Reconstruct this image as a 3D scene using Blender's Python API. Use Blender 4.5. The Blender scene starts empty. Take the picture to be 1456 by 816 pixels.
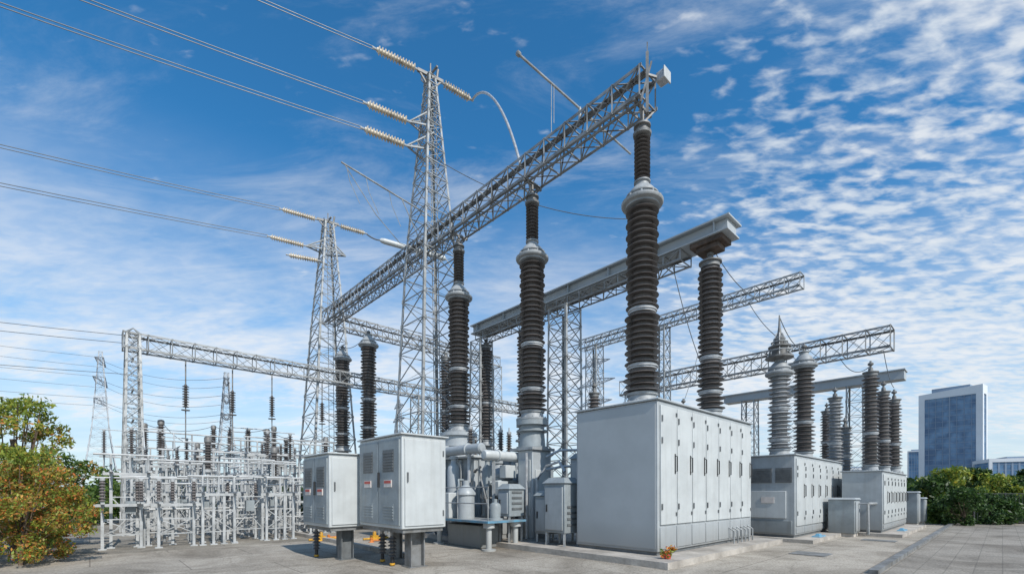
import bpy, math, random
import numpy as np
from mathutils import Vector as V
random.seed(7); np.random.seed(7)
sc=bpy.context.scene
rad=math.radians
# ---------------------------------------------------------------- yard frame
O=V((3.29,11.5,0)); B=V((.733,.680,0)).normalized(); A=V((-.680,.733,0)).normalized(); Z=V((0,0,1))
def W(u,t,z=0): return O+B*u+A*t+Z*z
LD=V((.856,.517,0)).normalized()      # direction of the incoming lines
# ---------------------------------------------------------------- materials
def mat(name,col,rough=.5,metal=0.,var=.15,scale=3.,bump=.05,col2=None,dirt=.0,island=None,bscale=40.,streak=0.):
    m=bpy.data.materials.new(name); m.use_nodes=True; nt=m.node_tree; N=nt.nodes; L=nt.links
    b=N['Principled BSDF']; b.inputs['Metallic'].default_value=metal
    tc=N.new('ShaderNodeTexCoord')
    if island:
        g=N.new('ShaderNodeNewGeometry'); r=N.new('ShaderNodeValToRGB')
        e=r.color_ramp.elements
        e[0].position=0; e[0].color=(*island[0],1); e[1].position=1; e[1].color=(*island[-1],1)
        for i,c in enumerate(island[1:-1]):
            x=e.new((i+1)/(len(island)-1)); x.color=(*c,1)
        L.new(g.outputs['Random Per Island'],r.inputs[0]); L.new(r.outputs[0],b.inputs['Base Color'])
        b.inputs['Roughness'].default_value=rough
        tr=N.new('ShaderNodeBsdfTranslucent'); mx=N.new('ShaderNodeMixShader'); mx.inputs[0].default_value=.4
        L.new(r.outputs[0],tr.inputs[0]); L.new(b.outputs[0],mx.inputs[1]); L.new(tr.outputs[0],mx.inputs[2])
        L.new(mx.outputs[0],N['Material Output'].inputs[0])
        return m
    n=N.new('ShaderNodeTexNoise'); n.inputs['Scale'].default_value=scale; n.inputs['Detail'].default_value=4; n.inputs['Roughness'].default_value=.65
    L.new(tc.outputs['Object'],n.inputs['Vector'])
    r=N.new('ShaderNodeValToRGB'); e=r.color_ramp.elements
    c=V(col); c2=V(col2) if col2 else c*(1-var*1.6)
    e[0].position=.32; e[0].color=(*c2,1); e[1].position=.62; e[1].color=(*(c*(1+var*.35)),1)
    L.new(n.outputs[0],r.inputs[0]); last=r.outputs[0]
    if streak>0:
        mp=N.new('ShaderNodeMapping'); mp.inputs['Scale'].default_value=(9,9,.5)
        n3=N.new('ShaderNodeTexNoise'); n3.inputs['Scale'].default_value=1.; n3.inputs['Detail'].default_value=5
        L.new(tc.outputs['Object'],mp.inputs[0]); L.new(mp.outputs[0],n3.inputs['Vector'])
        rr=N.new('ShaderNodeValToRGB'); rr.color_ramp.elements[0].position=.5; rr.color_ramp.elements[0].color=(0,0,0,1)
        rr.color_ramp.elements[1].position=.78; rr.color_ramp.elements[1].color=(streak,)*3+(1,)
        L.new(n3.outputs[0],rr.inputs[0])
        mx=N.new('ShaderNodeMixRGB'); L.new(rr.outputs[0],mx.inputs[0]); L.new(last,mx.inputs[1]); mx.inputs[2].default_value=(.16,.14,.11,1); last=mx.outputs[0]
    if dirt>0:
        sx=N.new('ShaderNodeSeparateXYZ'); g=N.new('ShaderNodeNewGeometry'); L.new(g.outputs['Position'],sx.inputs[0])
        md=N.new('ShaderNodeMapRange'); md.inputs[1].default_value=.1; md.inputs[2].default_value=.9; md.inputs[3].default_value=dirt; md.inputs[4].default_value=0
        L.new(sx.outputs[2],md.inputs[0])
        mm=N.new('ShaderNodeMath'); mm.operation='MULTIPLY'; L.new(md.outputs[0],mm.inputs[0]); L.new(n.outputs[0],mm.inputs[1])
        mx=N.new('ShaderNodeMixRGB'); L.new(mm.outputs[0],mx.inputs[0]); L.new(last,mx.inputs[1]); mx.inputs[2].default_value=(.12,.1,.075,1); last=mx.outputs[0]
    L.new(last,b.inputs['Base Color'])
    mr=N.new('ShaderNodeMapRange'); mr.inputs[3].default_value=max(.05,rough-.12); mr.inputs[4].default_value=min(1,rough+.15)
    L.new(n.outputs[0],mr.inputs[0]); L.new(mr.outputs[0],b.inputs['Roughness'])
    if bump>0:
        n2=N.new('ShaderNodeTexNoise'); n2.inputs['Scale'].default_value=bscale; n2.inputs['Detail'].default_value=3
        L.new(tc.outputs['Object'],n2.inputs['Vector'])
        bp=N.new('ShaderNodeBump'); bp.inputs['Strength'].default_value=bump; bp.inputs['Distance'].default_value=.03
        L.new(n2.outputs[0],bp.inputs['Height']); L.new(bp.outputs[0],b.inputs['Normal'])
    return m
M={}
M['paint']=mat('grey_paint',(.395,.425,.44),.42,.0,.10,1.6,.06,dirt=1.,streak=.24,bscale=6)
M['clean']=mat('smooth_grey_paint',(.395,.425,.44),.42,.0,.08,.6,.03,dirt=1.,bscale=3)
M['paint2']=mat('light_grey_paint',(.51,.535,.535),.4,.0,.08,1.4,.05,dirt=.8,streak=.18,bscale=6)
M['paint3']=mat('mid_grey_paint',(.28,.315,.33),.45,.0,.15,2.2,.06,dirt=.9,streak=.3)
M['cap']=mat('dull_grey_cap',(.34,.36,.37),.5,.0,.2,3.,.06,streak=.35)
M['galv']=mat('galvanised_steel',(.37,.385,.39),.5,.25,.3,2.5,0,col2=(.22,.225,.22))
M['galvl']=mat('bright_galvanised_steel',(.48,.495,.50),.5,.1,.25,2.5,0,col2=(.30,.31,.31))
M['galvm']=mat('mottled_beam_steel',(.32,.33,.335),.55,.2,.35,1.6,0,col2=(.14,.135,.125))
M['galvd']=mat('weathered_steel',(.22,.225,.225),.55,.25,.35,3.,0,col2=(.12,.112,.10))
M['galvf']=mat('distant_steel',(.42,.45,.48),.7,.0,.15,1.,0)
M['alu']=mat('aluminium_fitting',(.47,.48,.485),.42,.25,.2,5.,0)
M['porc']=mat('dark_porcelain',(.125,.114,.109),.34,.0,.35,1.3,0,col2=(.072,.065,.061))
M['porcs']=mat('grey_brown_porcelain',(.15,.135,.13),.36,.0,.35,1.3,0,col2=(.09,.08,.076))
M['porcg']=mat('grey_porcelain',(.29,.30,.31),.4,.0,.2,2.,0)
M['porcw']=mat('pale_string_insulator',(.66,.58,.46),.4,.0,.3,3.,0)
M['rust']=mat('brown_bracket_steel',(.12,.085,.065),.7,.1,.4,5.,.1,col2=(.06,.045,.035))
M['black']=mat('black_rubber',(.025,.025,.027),.5,.0,.2,5.,0)
M['fence']=mat('dark_fence_paint',(.05,.055,.055),.6,.0,.2,5.,0)
M['grille']=mat('vent_dark_grey',(.14,.15,.155),.5,.0,.2,5.,0)
M['wire']=mat('conductor_cable',(.14,.15,.16),.5,.3,.1,4.,0)
M['yellow']=mat('yellow_paint',(.62,.33,.03),.5,0,.3,5,0)
M['orange']=mat('orange_plastic',(.65,.22,.05),.5,0,.2,5,0)
M['red']=mat('red_label',(.55,.08,.06),.5,0,.2,5.,.0)
M['cream']=mat('label_cream',(.66,.60,.56),.5,0,.1,5,.0)
M['blue']=mat('faded_blue_paint',(.10,.26,.38),.6,0,.5,4,.05,col2=(.14,.20,.24))
M['conc']=mat('pad_concrete',(.43,.395,.35),.85,0,.25,1.3,.35,col2=(.26,.235,.205),bscale=18)
M['bark']=mat('bark',(.14,.10,.07),.9,0,.3,8,.5)
M['leaf']=mat('green_leaves',(0,0,0),.5,island=[(.04,.09,.02),(.09,.17,.03),(.16,.25,.045),(.07,.13,.03),(.22,.28,.05)])
M['leafd']=mat('dark_green_leaves',(0,0,0),.5,island=[(.02,.05,.015),(.045,.10,.022),(.09,.16,.035),(.03,.07,.02)])
M['leafy']=mat('yellow_green_leaves',(0,0,0),.5,island=[(.10,.17,.03),(.22,.31,.05),(.40,.42,.06),(.15,.23,.04),(.52,.40,.06)])
M['leafr']=mat('russet_leaves',(0,0,0),.5,island=[(.42,.16,.05),(.30,.26,.07),(.58,.28,.06),(.22,.25,.06),(.50,.18,.05)])
M['flower']=mat('orange_blossom',(0,0,0),.6,island=[(.70,.28,.05),(.65,.13,.04),(.75,.42,.08)])
M['bwhite']=mat('white_cladding',(.66,.69,.72),.6,0,.06,.05,0)
M['bgrey']=mat('grey_cladding',(.22,.29,.38),.6,0,.06,.05,0)
def groundmat(name,c1,c2,bw,bh,rot,mort=.012,mc=(.10,.095,.085),crack=.4):
    m=bpy.data.materials.new(name); m.use_nodes=True; nt=m.node_tree; N=nt.nodes; L=nt.links; b=N['Principled BSDF']
    tc=N.new('ShaderNodeTexCoord'); mp=N.new('ShaderNodeMapping'); mp.inputs['Rotation'].default_value=(0,0,rot)
    L.new(tc.outputs['Object'],mp.inputs[0])
    br=N.new('ShaderNodeTexBrick'); br.inputs['Scale'].default_value=1; br.inputs['Brick Width'].default_value=bw; br.inputs['Row Height'].default_value=bh
    br.inputs['Mortar Size'].default_value=mort; br.inputs['Mortar'].default_value=(*mc,1); br.inputs['Color1'].default_value=(*c1,1); br.inputs['Color2'].default_value=(*c2,1)
    L.new(mp.outputs[0],br.inputs[0])
    n=N.new('ShaderNodeTexNoise'); n.inputs['Scale'].default_value=.45; n.inputs['Detail'].default_value=8; n.inputs['Roughness'].default_value=.7; n.inputs['Distortion'].default_value=.6; L.new(tc.outputs['Object'],n.inputs[0])
    r=N.new('ShaderNodeValToRGB'); r.color_ramp.elements[0].position=.34; r.color_ramp.elements[0].color=(.52,.49,.45,1); r.color_ramp.elements[1].position=.58; r.color_ramp.elements[1].color=(1.1,1.08,1.05,1)
    L.new(n.outputs[0],r.inputs[0])
    mx=N.new('ShaderNodeMixRGB'); mx.blend_type='MULTIPLY'; mx.inputs[0].default_value=1; L.new(br.outputs[0],mx.inputs[1]); L.new(r.outputs[0],mx.inputs[2])
    n2=N.new('ShaderNodeTexNoise'); n2.inputs['Scale'].default_value=26; n2.inputs['Detail'].default_value=5; L.new(tc.outputs['Object'],n2.inputs[0])
    r2=N.new('ShaderNodeValToRGB'); r2.color_ramp.elements[0].position=.34; r2.color_ramp.elements[0].color=(.55,.55,.55,1); r2.color_ramp.elements[1].position=.62; r2.color_ramp.elements[1].color=(1.15,1.15,1.15,1)
    L.new(n2.outputs[0],r2.inputs[0])
    mx2=N.new('ShaderNodeMixRGB'); mx2.blend_type='MULTIPLY'; mx2.inputs[0].default_value=.75; L.new(mx.outputs[0],mx2.inputs[1]); L.new(r2.outputs[0],mx2.inputs[2])
    vo=N.new('ShaderNodeTexVoronoi'); vo.feature='DISTANCE_TO_EDGE'; vo.inputs['Scale'].default_value=.35
    nd=N.new('ShaderNodeVectorMath'); nd.operation='MULTIPLY_ADD'; L.new(n.outputs['Color'],nd.inputs[0]); nd.inputs[1].default_value=(1.6,1.6,0); L.new(tc.outputs['Object'],nd.inputs[2]); L.new(nd.outputs[0],vo.inputs['Vector'])
    rc=N.new('ShaderNodeValToRGB'); rc.color_ramp.elements[0].position=.003; rc.color_ramp.elements[0].color=(.45,.43,.4,1); rc.color_ramp.elements[1].position=.009; rc.color_ramp.elements[1].color=(1,1,1,1); L.new(vo.outputs[0],rc.inputs[0])
    mx3=N.new('ShaderNodeMixRGB'); mx3.blend_type='MULTIPLY'; mx3.inputs[0].default_value=crack; L.new(mx2.outputs[0],mx3.inputs[1]); L.new(rc.outputs[0],mx3.inputs[2])
    L.new(mx3.outputs[0],b.inputs['Base Color']); b.inputs['Roughness'].default_value=.88
    bp=N.new('ShaderNodeBump'); bp.inputs['Strength'].default_value=.5; bp.inputs['Distance'].default_value=.02; L.new(n2.outputs[0],bp.inputs['Height']); L.new(bp.outputs[0],b.inputs['Normal'])
    return m
yaw=math.atan2(B.y,B.x)
M['ground']=groundmat('yard_ground',(.31,.285,.245),(.28,.26,.225),6,4,-yaw)
M['pave']=groundmat('concrete_paving',(.40,.365,.315),(.365,.335,.29),3.1,1.9,-yaw,mort=.015,mc=(.24,.215,.185))
M['slab']=groundmat('grey_paving',(.31,.285,.25),(.27,.25,.22),.8,.4,-yaw,mort=.01,mc=(.21,.195,.17))
def glassmat():
    m=bpy.data.materials.new('curtain_glass'); m.use_nodes=True; nt=m.node_tree; N=nt.nodes; L=nt.links; b=N['Principled BSDF']
    tc=N.new('ShaderNodeTexCoord'); mp=N.new('ShaderNodeMapping'); mp.inputs['Scale'].default_value=(.25,.25,.3); L.new(tc.outputs['Object'],mp.inputs[0])
    n=N.new('ShaderNodeTexNoise'); n.inputs['Scale'].default_value=.6; L.new(mp.outputs[0],n.inputs[0])
    r=N.new('ShaderNodeValToRGB'); r.color_ramp.elements[0].color=(.05,.12,.23,1); r.color_ramp.elements[1].color=(.13,.25,.40,1); r.color_ramp.elements[0].position=.38;r.color_ramp.elements[1].position=.62
    L.new(n.outputs[0],r.inputs[0]); L.new(r.outputs[0],b.inputs['Base Color']); b.inputs['Roughness'].default_value=.2
    return m
M['glass']=glassmat()
# ---------------------------------------------------------------- mesh builder
class MB:
    def __init__(s): s.v=[]; s.f=[]
    def poly8(s,c):
        n=len(s.v); s.v+=c
        for q in ((3,2,1,0),(4,5,6,7),(0,1,5,4),(1,2,6,5),(2,3,7,6),(3,0,4,7)): s.f.append([n+i for i in q])
        return s
    def box(s,u0,u1,t0,t1,z0,z1,ins=0):
        a=[W(u0,t0,z0),W(u1,t0,z0),W(u1,t1,z0),W(u0,t1,z0)]
        b=[W(u0+ins,t0+ins,z1),W(u1-ins,t0+ins,z1),W(u1-ins,t1-ins,z1),W(u0+ins,t1-ins,z1)]
        return s.poly8(a+b)
    def lbox(s,x0,x1,y0,y1,z0,z1):
        o=[(x0,y0),(x1,y0),(x1,y1),(x0,y1)]
        return s.poly8([B*x+A*y+Z*z0 for x,y in o]+[B*x+A*y+Z*z1 for x,y in o])
    def bar(s,p,q,w,h=None):
        h=h or w; d=(q-p)
        if d.length<1e-5: return s
        d.normalize(); up=Z if abs(d.z)<.9 else V((.3,.95,0)).normalized()
        a=d.cross(up).normalized()*w/2; b=d.cross(a).normalized()*h/2
        return s.poly8([p-a-b,p+a-b,p+a+b,p-a+b,q-a-b,q+a-b,q+a+b,q-a+b])
    def angle(s,p,q,w,inx,iny):
        th=max(.012,w*.14); n=len(s.v)
        pr=[(0,0),(w,0),(w,th),(th,th),(th,w),(0,w)]
        for e in (p,q):
            for x,y in pr: s.v.append(e+inx*x+iny*y)
        for i in range(6):
            j=(i+1)%6; s.f.append([n+i,n+j,n+6+j,n+6+i])
        s.f.append([n+i for i in range(5,-1,-1)]); s.f.append([n+6+i for i in range(6)])
        return s
    def lathe(s,p,d,prof,n=20,cap=True):
        d=d.normalized(); up=Z if abs(d.z)<.9 else V((1,0,0)); a=d.cross(up).normalized(); b=d.cross(a).normalized(); st=len(s.v)
        for r,z in prof:
            for i in range(n):
                an=2*math.pi*i/n; s.v.append(p+d*z+a*(r*math.cos(an))+b*(r*math.sin(an)))
        for k in range(len(prof)-1):
            for i in range(n):
                j=(i+1)%n; s.f.append([st+k*n+i,st+k*n+j,st+(k+1)*n+j,st+(k+1)*n+i])
        if cap:
            s.f.append([st+i for i in range(n-1,-1,-1)]); s.f.append([st+(len(prof)-1)*n+i for i in range(n)])
        return s
    def cyl(s,p,q,r,n=12,r2=None):
        return s.lathe(p,q-p,[(r,0),(r2 if r2 is not None else r,(q-p).length)],n)
    def tube(s,pts,r,n=6):
        st=len(s.v)
        for k,p in enumerate(pts):
            d=(pts[min(k+1,len(pts)-1)]-pts[max(k-1,0)]).normalized(); up=Z if abs(d.z)<.95 else V((1,0,0))
            a=d.cross(up).normalized(); b=d.cross(a).normalized()
            for i in range(n):
                an=2*math.pi*i/n; s.v.append(p+a*(r*math.cos(an))+b*(r*math.sin(an)))
        for k in range(len(pts)-1):
            for i in range(n):
                j=(i+1)%n; s.f.append([st+k*n+i,st+k*n+j,st+(k+1)*n+j,st+(k+1)*n+i])
        s.f.append([st+i for i in range(n)]); s.f.append([st+(len(pts)-1)*n+i for i in range(n)])
        return s
    def lattice(s,c0,c1,n,leg,br,X=True,ratio=1.,horiz=True,gus=0):
        for i in range(4):
            nx=(c0[(i+1)%4]-c0[i]).normalized(); ny=(c0[(i-1)%4]-c0[i]).normalized()
            s.angle(c0[i],c1[i],leg,nx,ny)
        w=[ratio**k for k in range(n)]; tot=sum(w); ts=[0]
        for x in w: ts.append(ts[-1]+x/tot)
        P=[[c0[i].lerp(c1[i],t) for i in range(4)] for t in ts]
        for k in range(n):
            for i in range(4):
                j=(i+1)%4
                if X:
                    s.bar(P[k][i],P[k+1][j],br,br*.4); s.bar(P[k][j],P[k+1][i],br,br*.4)
                else:
                    if (k+i)%2: s.bar(P[k][i],P[k+1][j],br,br*.5)
                    else: s.bar(P[k][j],P[k+1][i],br,br*.5)
                if gus:
                    d=(P[k+1][i]-P[k][i]).normalized(); e=(P[k][j]-P[k][i]).normalized()
                    s.bar(P[k][i]-d*gus*.5+e*gus*.45,P[k][i]+d*gus*.5+e*gus*.45,gus*.8 if abs(d.z)>.5 else .02,.02 if abs(d.z)>.5 else gus*.8)
        if horiz:
            for k in range(0,n+1):
                for i in range(4): s.bar(P[k][i],P[k][(i+1)%4],br,br*.7)
        return s
    def mesh(s,name,base=V((0,0,0)),smooth=True):
        m=bpy.data.meshes.new(name); m.from_pydata([tuple(v-base) for v in s.v],[],s.f); m.validate()
        if smooth:
            m.polygons.foreach_set('use_smooth',[True]*len(m.polygons)); m.set_sharp_from_angle(angle=rad(38))
        m.update(); return m
COL=sc.collection
def root(name,label,cat,base,group=None,mesh=None,m=None,kind=None):
    o=bpy.data.objects.new(name,mesh); COL.objects.link(o); o.location=base; o['label']=label; o['category']=cat
    if group: o['group']=group
    if kind: o['kind']=kind
    if m and mesh and not mesh.materials: mesh.materials.append(m)
    if mesh is None: o.empty_display_size=.3
    return o
def part(r,name,mb,m,label=None,parent=None,bevel=0,base=None):
    bs=base if base is not None else V(r.location)
    me=mb.mesh(name,bs) if isinstance(mb,MB) else mb
    if not me.materials: me.materials.append(m)
    o=bpy.data.objects.new(name,me); COL.objects.link(o); o.parent=parent or r
    if label: o['label']=label
    if bevel:
        bv=o.modifiers.new('b','BEVEL'); bv.width=bevel; bv.segments=2; bv.limit_method='ANGLE'
    return o
def single(name,label,cat,base,mb,m,group=None,kind=None):
    return root(name,label,cat,base,group,mb.mesh(name,base),m,kind)
# ---------------------------------------------------------------- insulators
def sheds(mb,p,d,z0,z1,rc,rs,pitch,n,rs2=None):
    k=max(1,int(round((z1-z0)/pitch))); pt=(z1-z0)/k; prof=[(rc,z0)]
    for i in range(k):
        R=rs if (rs2 is None or i%2==0) else rs2
        z=z0+i*pt
        prof+=[(rc,z+.16*pt),(R-.012,z+.10*pt),(R,z+.15*pt),(R-.006,z+.22*pt),(rc+.02,z+.52*pt),(rc,z+.62*pt)]
    prof.append((rc,z1)); mb.lathe(p,d,prof,n)
cache={}
def bushing(pos,H,r,segs=(.30,),n=36,upper=False,cap=True,material='porc',name='high_voltage_bushing',label=None,group='tall dark porcelain bushings',rodH=.5,pitch=.15,taper=.93,rods=True):
    key=(round(H,2),r,segs,n,upper,cap,material,rodH,pitch,rods)
    zero=V((0,0,0))
    if key not in cache:
        L=[]
        f=MB(); f.lathe(zero,Z,[(r*1.08,0),(r*1.08,.05),(r*.8,.07),(r*.72,.22),(r*.82,.24),(r*.82,.30)],n)
        for i in range(12):
            a=2*math.pi*i/12; q=V((math.cos(a),math.sin(a),0))*r*.97; f.cyl(q+Z*.045,q+Z*.09,.025,6)
        L.append(('base_flange',f.mesh('base_flange'),'cap'))
        cuts=[.3]+[.3+(H-.3)*s for s in segs]+[H]
        for i in range(len(cuts)-1):
            k=taper**i
            s=MB(); sheds(s,zero,Z,cuts[i]+(.06 if i else .02),cuts[i+1]-(.02 if i==len(cuts)-2 else .06),r*.62*k,r*k,pitch,n,r*.91*k)
            L.append(('porcelain_sheds',s.mesh('porcelain_sheds'),material))
            if i:
                b=MB(); z=cuts[i]; q=r*k; b.lathe(zero,Z,[(q*.7,z-.07),(q*.82,z-.06),(q*.82,z-.02),(q*.89,z-.015),(q*.89,z+.015),(q*.82,z+.02),(q*.82,z+.06),(q*.7,z+.07)],n)
                L.append(('joint_band',b.mesh('joint_band'),'alu'))
        k=taper**(len(cuts)-2)
        if cap:
            c=MB(); q=r*k
            c.lathe(zero,Z,[(q*.7,H-.04),(q*1.02,H-.03),(q*1.02,H+.02),(q*1.22,H+.04),(q*1.27,H+.07),(q*1.27,H+.11),(q*1.18,H+.14),(q*.92,H+.17),(q*.90,H+.24),(q*.99,H+.25),(q*.99,H+.28),(q*.84,H+.30),(q*.74,H+.40),(q*.56,H+.48),(q*.42,H+.52),(q*.40,H+.60),(q*.50,H+.61),(q*.50,H+.64),(q*.30,H+.67)],n)
            for i in range(10):
                a=2*math.pi*i/10; w=V((math.cos(a),math.sin(a),0))*q*1.12; c.cyl(w+Z*(H+.12),w+Z*(H+.19),.022,6)
            L.append(('corona_cap',c.mesh('corona_cap'),'cap'))
            top=H+.66
        else:
            c=MB(); q=r*k; c.lathe(zero,Z,[(q*.75,H-.02),(q*.75,H+.1),(q*.9,H+.11),(q*.9,H+.15),(q*.3,H+.17),(q*.25,H+.32)],n)
            L.append(('terminal_cap',c.mesh('terminal_cap'),'galvd')); top=H+.3
        if upper:
            s=MB(); sheds(s,zero,Z,top,top+1.12,.115,.20,.10,24); L.append(('upper_insulator',s.mesh('upper_insulator'),material))
            t=MB(); z=top+1.12; t.lathe(zero,Z,[(.15,z-.01),(.22,z+.02),(.23,z+.08),(.15,z+.12),(.15,z+.22),(.21,z+.23),(.21,z+.27),(.08,z+.29),(.05,z+.35),(.05,z+rodH)],20)
            L.append(('terminal_rod',t.mesh('terminal_rod'),'galvd'))
        elif rods:
            t=MB(); t.cyl(Z*(top-.02),Z*(top+rodH),.04,10); t.lathe(Z*(top+rodH*.4),Z,[(.07,0),(.10,.03),(.10,.08),(.07,.11)],12)
            L.append(('terminal_rod',t.mesh('terminal_rod'),'galvd'))
        cache[key]=L
    o=root(name,label or 'tall dark ribbed porcelain bushing standing upright on equipment','insulator',pos,group)
    for nm,me,mt in cache[key]: part(o,nm,me,M[mt])
    return o
def string_ins(p,q,r,label,n=14,m='porcw',pitch=.12,group='pale insulator strings on the pylons'):
    L=(q-p).length; o=root('insulator_string',label,'insulator',p,group)
    d=(q-p).normalized()
    s=MB(); sheds(s,p,d,.12,L-.12,r*.5,r,pitch,n); part(o,'disc_stack',s,M[m])
    for a,b in ((p-d*.05,p+d*.13),(q-d*.13,q+d*.05)):
        e=MB(); e.cyl(a,b,.045,8); part(o,'end_fitting',e,M['galv'])
    return o
# ---------------------------------------------------------------- setting
def sheet(name,pts,z,m,lab):
    me=bpy.data.meshes.new(name); me.from_pydata([(p[0],p[1],z) for p in pts],[],[list(range(len(pts)))]); me.materials.append(m)
    o=bpy.data.objects.new(name,me); COL.objects.link(o); o['kind']='structure'; o['label']=lab; o['category']='ground'; return o
sheet('ground',[(-1500,-300),(1500,-300),(1500,3000),(-1500,3000)],0,M['ground'],'wide flat weathered yard ground')
def wsheet(name,u0,u1,t0,t1,z,m,lab): return sheet(name,[tuple(W(a,b))[:2] for a,b in ((u0,t0),(u1,t0),(u1,t1),(u0,t1))],z,m,lab)
wsheet('pavement',-14,60,-4.4,9.5,.004,M['pave'],'warm worn concrete paving around the equipment')
wsheet('pavement',-14,90,-16,-4.55,.004,M['slab'],'grey worn paving of the access way')
pad=MB(); pad.box(-1.5,5.7,-1.5,20,-.05,.15)
single('concrete_pad','raised pale concrete equipment pad with a kerb edge','pad',W(2,8,0),pad,M['conc'],kind='structure')
for (u0,u1,t0,t1,lab) in ((6.2,16.8,-2.2,6,'concrete pad under the second cabinet'),(10.7,18,-3.8,-2.25,'concrete pad under the low grey cabinet')):
    mb=MB(); mb.box(u0,u1,t0,t1,-.05,.12); single('concrete_pad','raised '+lab,'pad',W(u0,t0,0),mb,M['conc'],kind='structure')
mb=MB()
for k in range(10): mb.box(-4.6,-4.45,3.6+k*1.0,4.58+k*1.0,-.02,.12)
single('kerb','low row of pale kerb stones beside the transformer','kerb',W(-4.5,3,0),mb,M['conc'],kind='structure')
mb=MB()
for k in range(30): mb.box(1+k*2.0,2.98+k*2.0,-4.55,-4.4,-.02,.09)
single('kerb','row of dark kerb stones along the paved access way','kerb',W(20,-4.5,0),mb,M['galvd'],kind='structure')
for (u,t,w,l) in ((-3.5,-1.2,.6,.6),(3.5,-2.8,.8,.8),(9,-3.4,.6,.9)):
    mb=MB(); mb.box(u-w/2,u+w/2,t-l/2,t+l/2,-.02,.02); single('manhole_cover','square dark steel trench cover in the paving','cover',W(u,t,0),mb,M['galvd'],group='trench covers')
# ---------------------------------------------------------------- row 1 bushings
z0=3.86
for t in (0,3.9,7.8):
    bushing(W(0,t,z0 if t else 3.79),5.0,.47,segs=(.14,.44),upper=True,rodH=.35,label='very tall dark ribbed porcelain bushing with grey cap under lattice beam')
for t in (15.4,18.6):
    bushing(W(0,t,z0),5.0,.45,segs=(.14,.44),n=24,cap=True,rodH=.1,label='dark ribbed porcelain bushing with grey cap on steel post')
bushing(W(3.94,0,z0),4.75,.43,segs=(.12,.36),cap=False,rodH=.12,label='dark ribbed porcelain bushing under the solid grey girder')
for t,hh in ((8.3,4.75),(10.95,4.75),(14.4,4.9)):
    bushing(W(3.94,t,z0),hh,.35,segs=(.4,),n=20,cap=False,rodH=.12,label='slender dark porcelain bushing behind the transformer')
def steelpost(u,t,h,w,label,m='galv'):
    mb=MB(); mb.box(u-w/2,u+w/2,t-w/2,t+w/2,.15,h); mb.box(u-w*.8,u+w*.8,t-w*.8,t+w*.8,.15,.2)
    return single('steel_support_post',label,'post',W(u,t,.15),mb,M[m],group='steel posts carrying bushings')
for t in (15.4,18.6): steelpost(0,t,z0,.42,'grey square steel post carrying a bushing')
for t in (8.3,10.95,14.4): steelpost(3.94,t,z0,.36,'grey square steel post carrying a bushing')
# ---------------------------------------------------------------- cabinets
def cabinet(u0,u1,t0,t1,zb,zt,ndoor,name,label,group,zl,m='paint',roof=.05,hand=True):
    o=root(name,label,'cabinet',W((u0+u1)/2,(t0+t1)/2,zb),group)
    mb=MB(); mb.box(u0,u1,t0,t1,zb+.08,zt); part(o,'housing',mb,M[m],bevel=.02)
    mb=MB(); mb.box(u0+.05,u1-.05,t0+.05,t1-.05,zb,zb+.08); part(o,'plinth',mb,M['grille'])
    mb=MB(); mb.box(u0-roof,u1+roof,t0-roof,t1+roof,zt+.002,zt+.05); part(o,'roof_panel',mb,M[m],bevel=.015)
    w=(u1-u0-.16)/ndoor
    for i in range(ndoor):
        a=u0+.08+i*w+.016; b=a+w-.032
        d=MB(); d.box(a,b,t0-.035,t0-.001,zl,zt-.10)
        dr=part(o,'door',d,M['paint2' if m=='paint' else m],bevel=.012)
        if hand:
            zc=(zl+zt)/2; hx=b-.10
            h=MB(); h.tube([W(hx,t0-.034,zc-.19),W(hx,t0-.09,zc-.18),W(hx,t0-.09,zc+.18),W(hx,t0-.034,zc+.19)],.016,8); h.box(hx-.022,hx+.022,t0-.045,t0-.036,zc-.24,zc+.24)
            part(o,'handle',h,M['black'],parent=dr)
            for zz in (zt-.48,zl+.35,(zl+zt)/2+.45):
                h=MB(); h.box(a+.015,a+.055,t0-.06,t0-.036,zz,zz+.14); part(o,'hinge',h,M['grille'],parent=dr)
            for zz in (zt-.30,zl+.2):
                h=MB(); h.box(b-.07,b-.02,t0-.06,t0-.036,zz,zz+.08); part(o,'latch',h,M['grille'],parent=dr)
        d=MB(); d.box(a,b,t0-.022,t0-.001,zb+.14,zl-.05); part(o,'lower_panel',d,M[m],bevel=.008)
    return o
cab=cabinet(-.72,4.96,-.83,1.53,.15,3.72,7,'switchgear_cabinet','large plain grey switchgear cabinet with row of handled doors','grey steel cabinets',.85)
mb=MB(); mb.box(-.735,-.721,-.78,1.48,.3,3.66); part(cab,'side_panel',mb,M['clean'],bevel=.003)
for k in range(6):
    uu=3.2+k*.28; mb=MB(); mb.tube([W(uu,-1.0,.15),W(uu,-1.0,.5),W(uu,-.86,.6)],.02,6); part(cab,'conduit',mb,M['galv'])
for uu in (0,3.94):
    mb=MB(); mb.lathe(W(uu,0,3.70),Z,[(.56,.05),(.56,.12),(.5,.15)],28); part(cab,'bushing_turret',mb,M['paint'])
c2=cabinet(6.58,13.1,-1.6,.1,.12,2.82,7,'switchgear_cabinet','grey steel cabinet with vents and meter window','grey steel cabinets',.5)
for (a,b) in ((-.9,-.15),(-1.5,-1.05)):
    mb=MB()
    for k in range(8): mb.box(6.545,6.582,a,b,1.95+k*.055,1.98+k*.055)
    mb.box(6.56,6.579,a-.02,b+.02,1.93,2.42); part(c2,'louvre_vent',mb,M['grille'])
mb=MB(); mb.box(6.53,6.578,-1.35,-.25,.75,1.65); part(c2,'hatch',mb,M['paint2'],bevel=.01)
mb=MB(); mb.box(6.51,6.528,-1.0,-.6,1.25,1.45); part(c2,'meter_window',mb,M['cream'])
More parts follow.
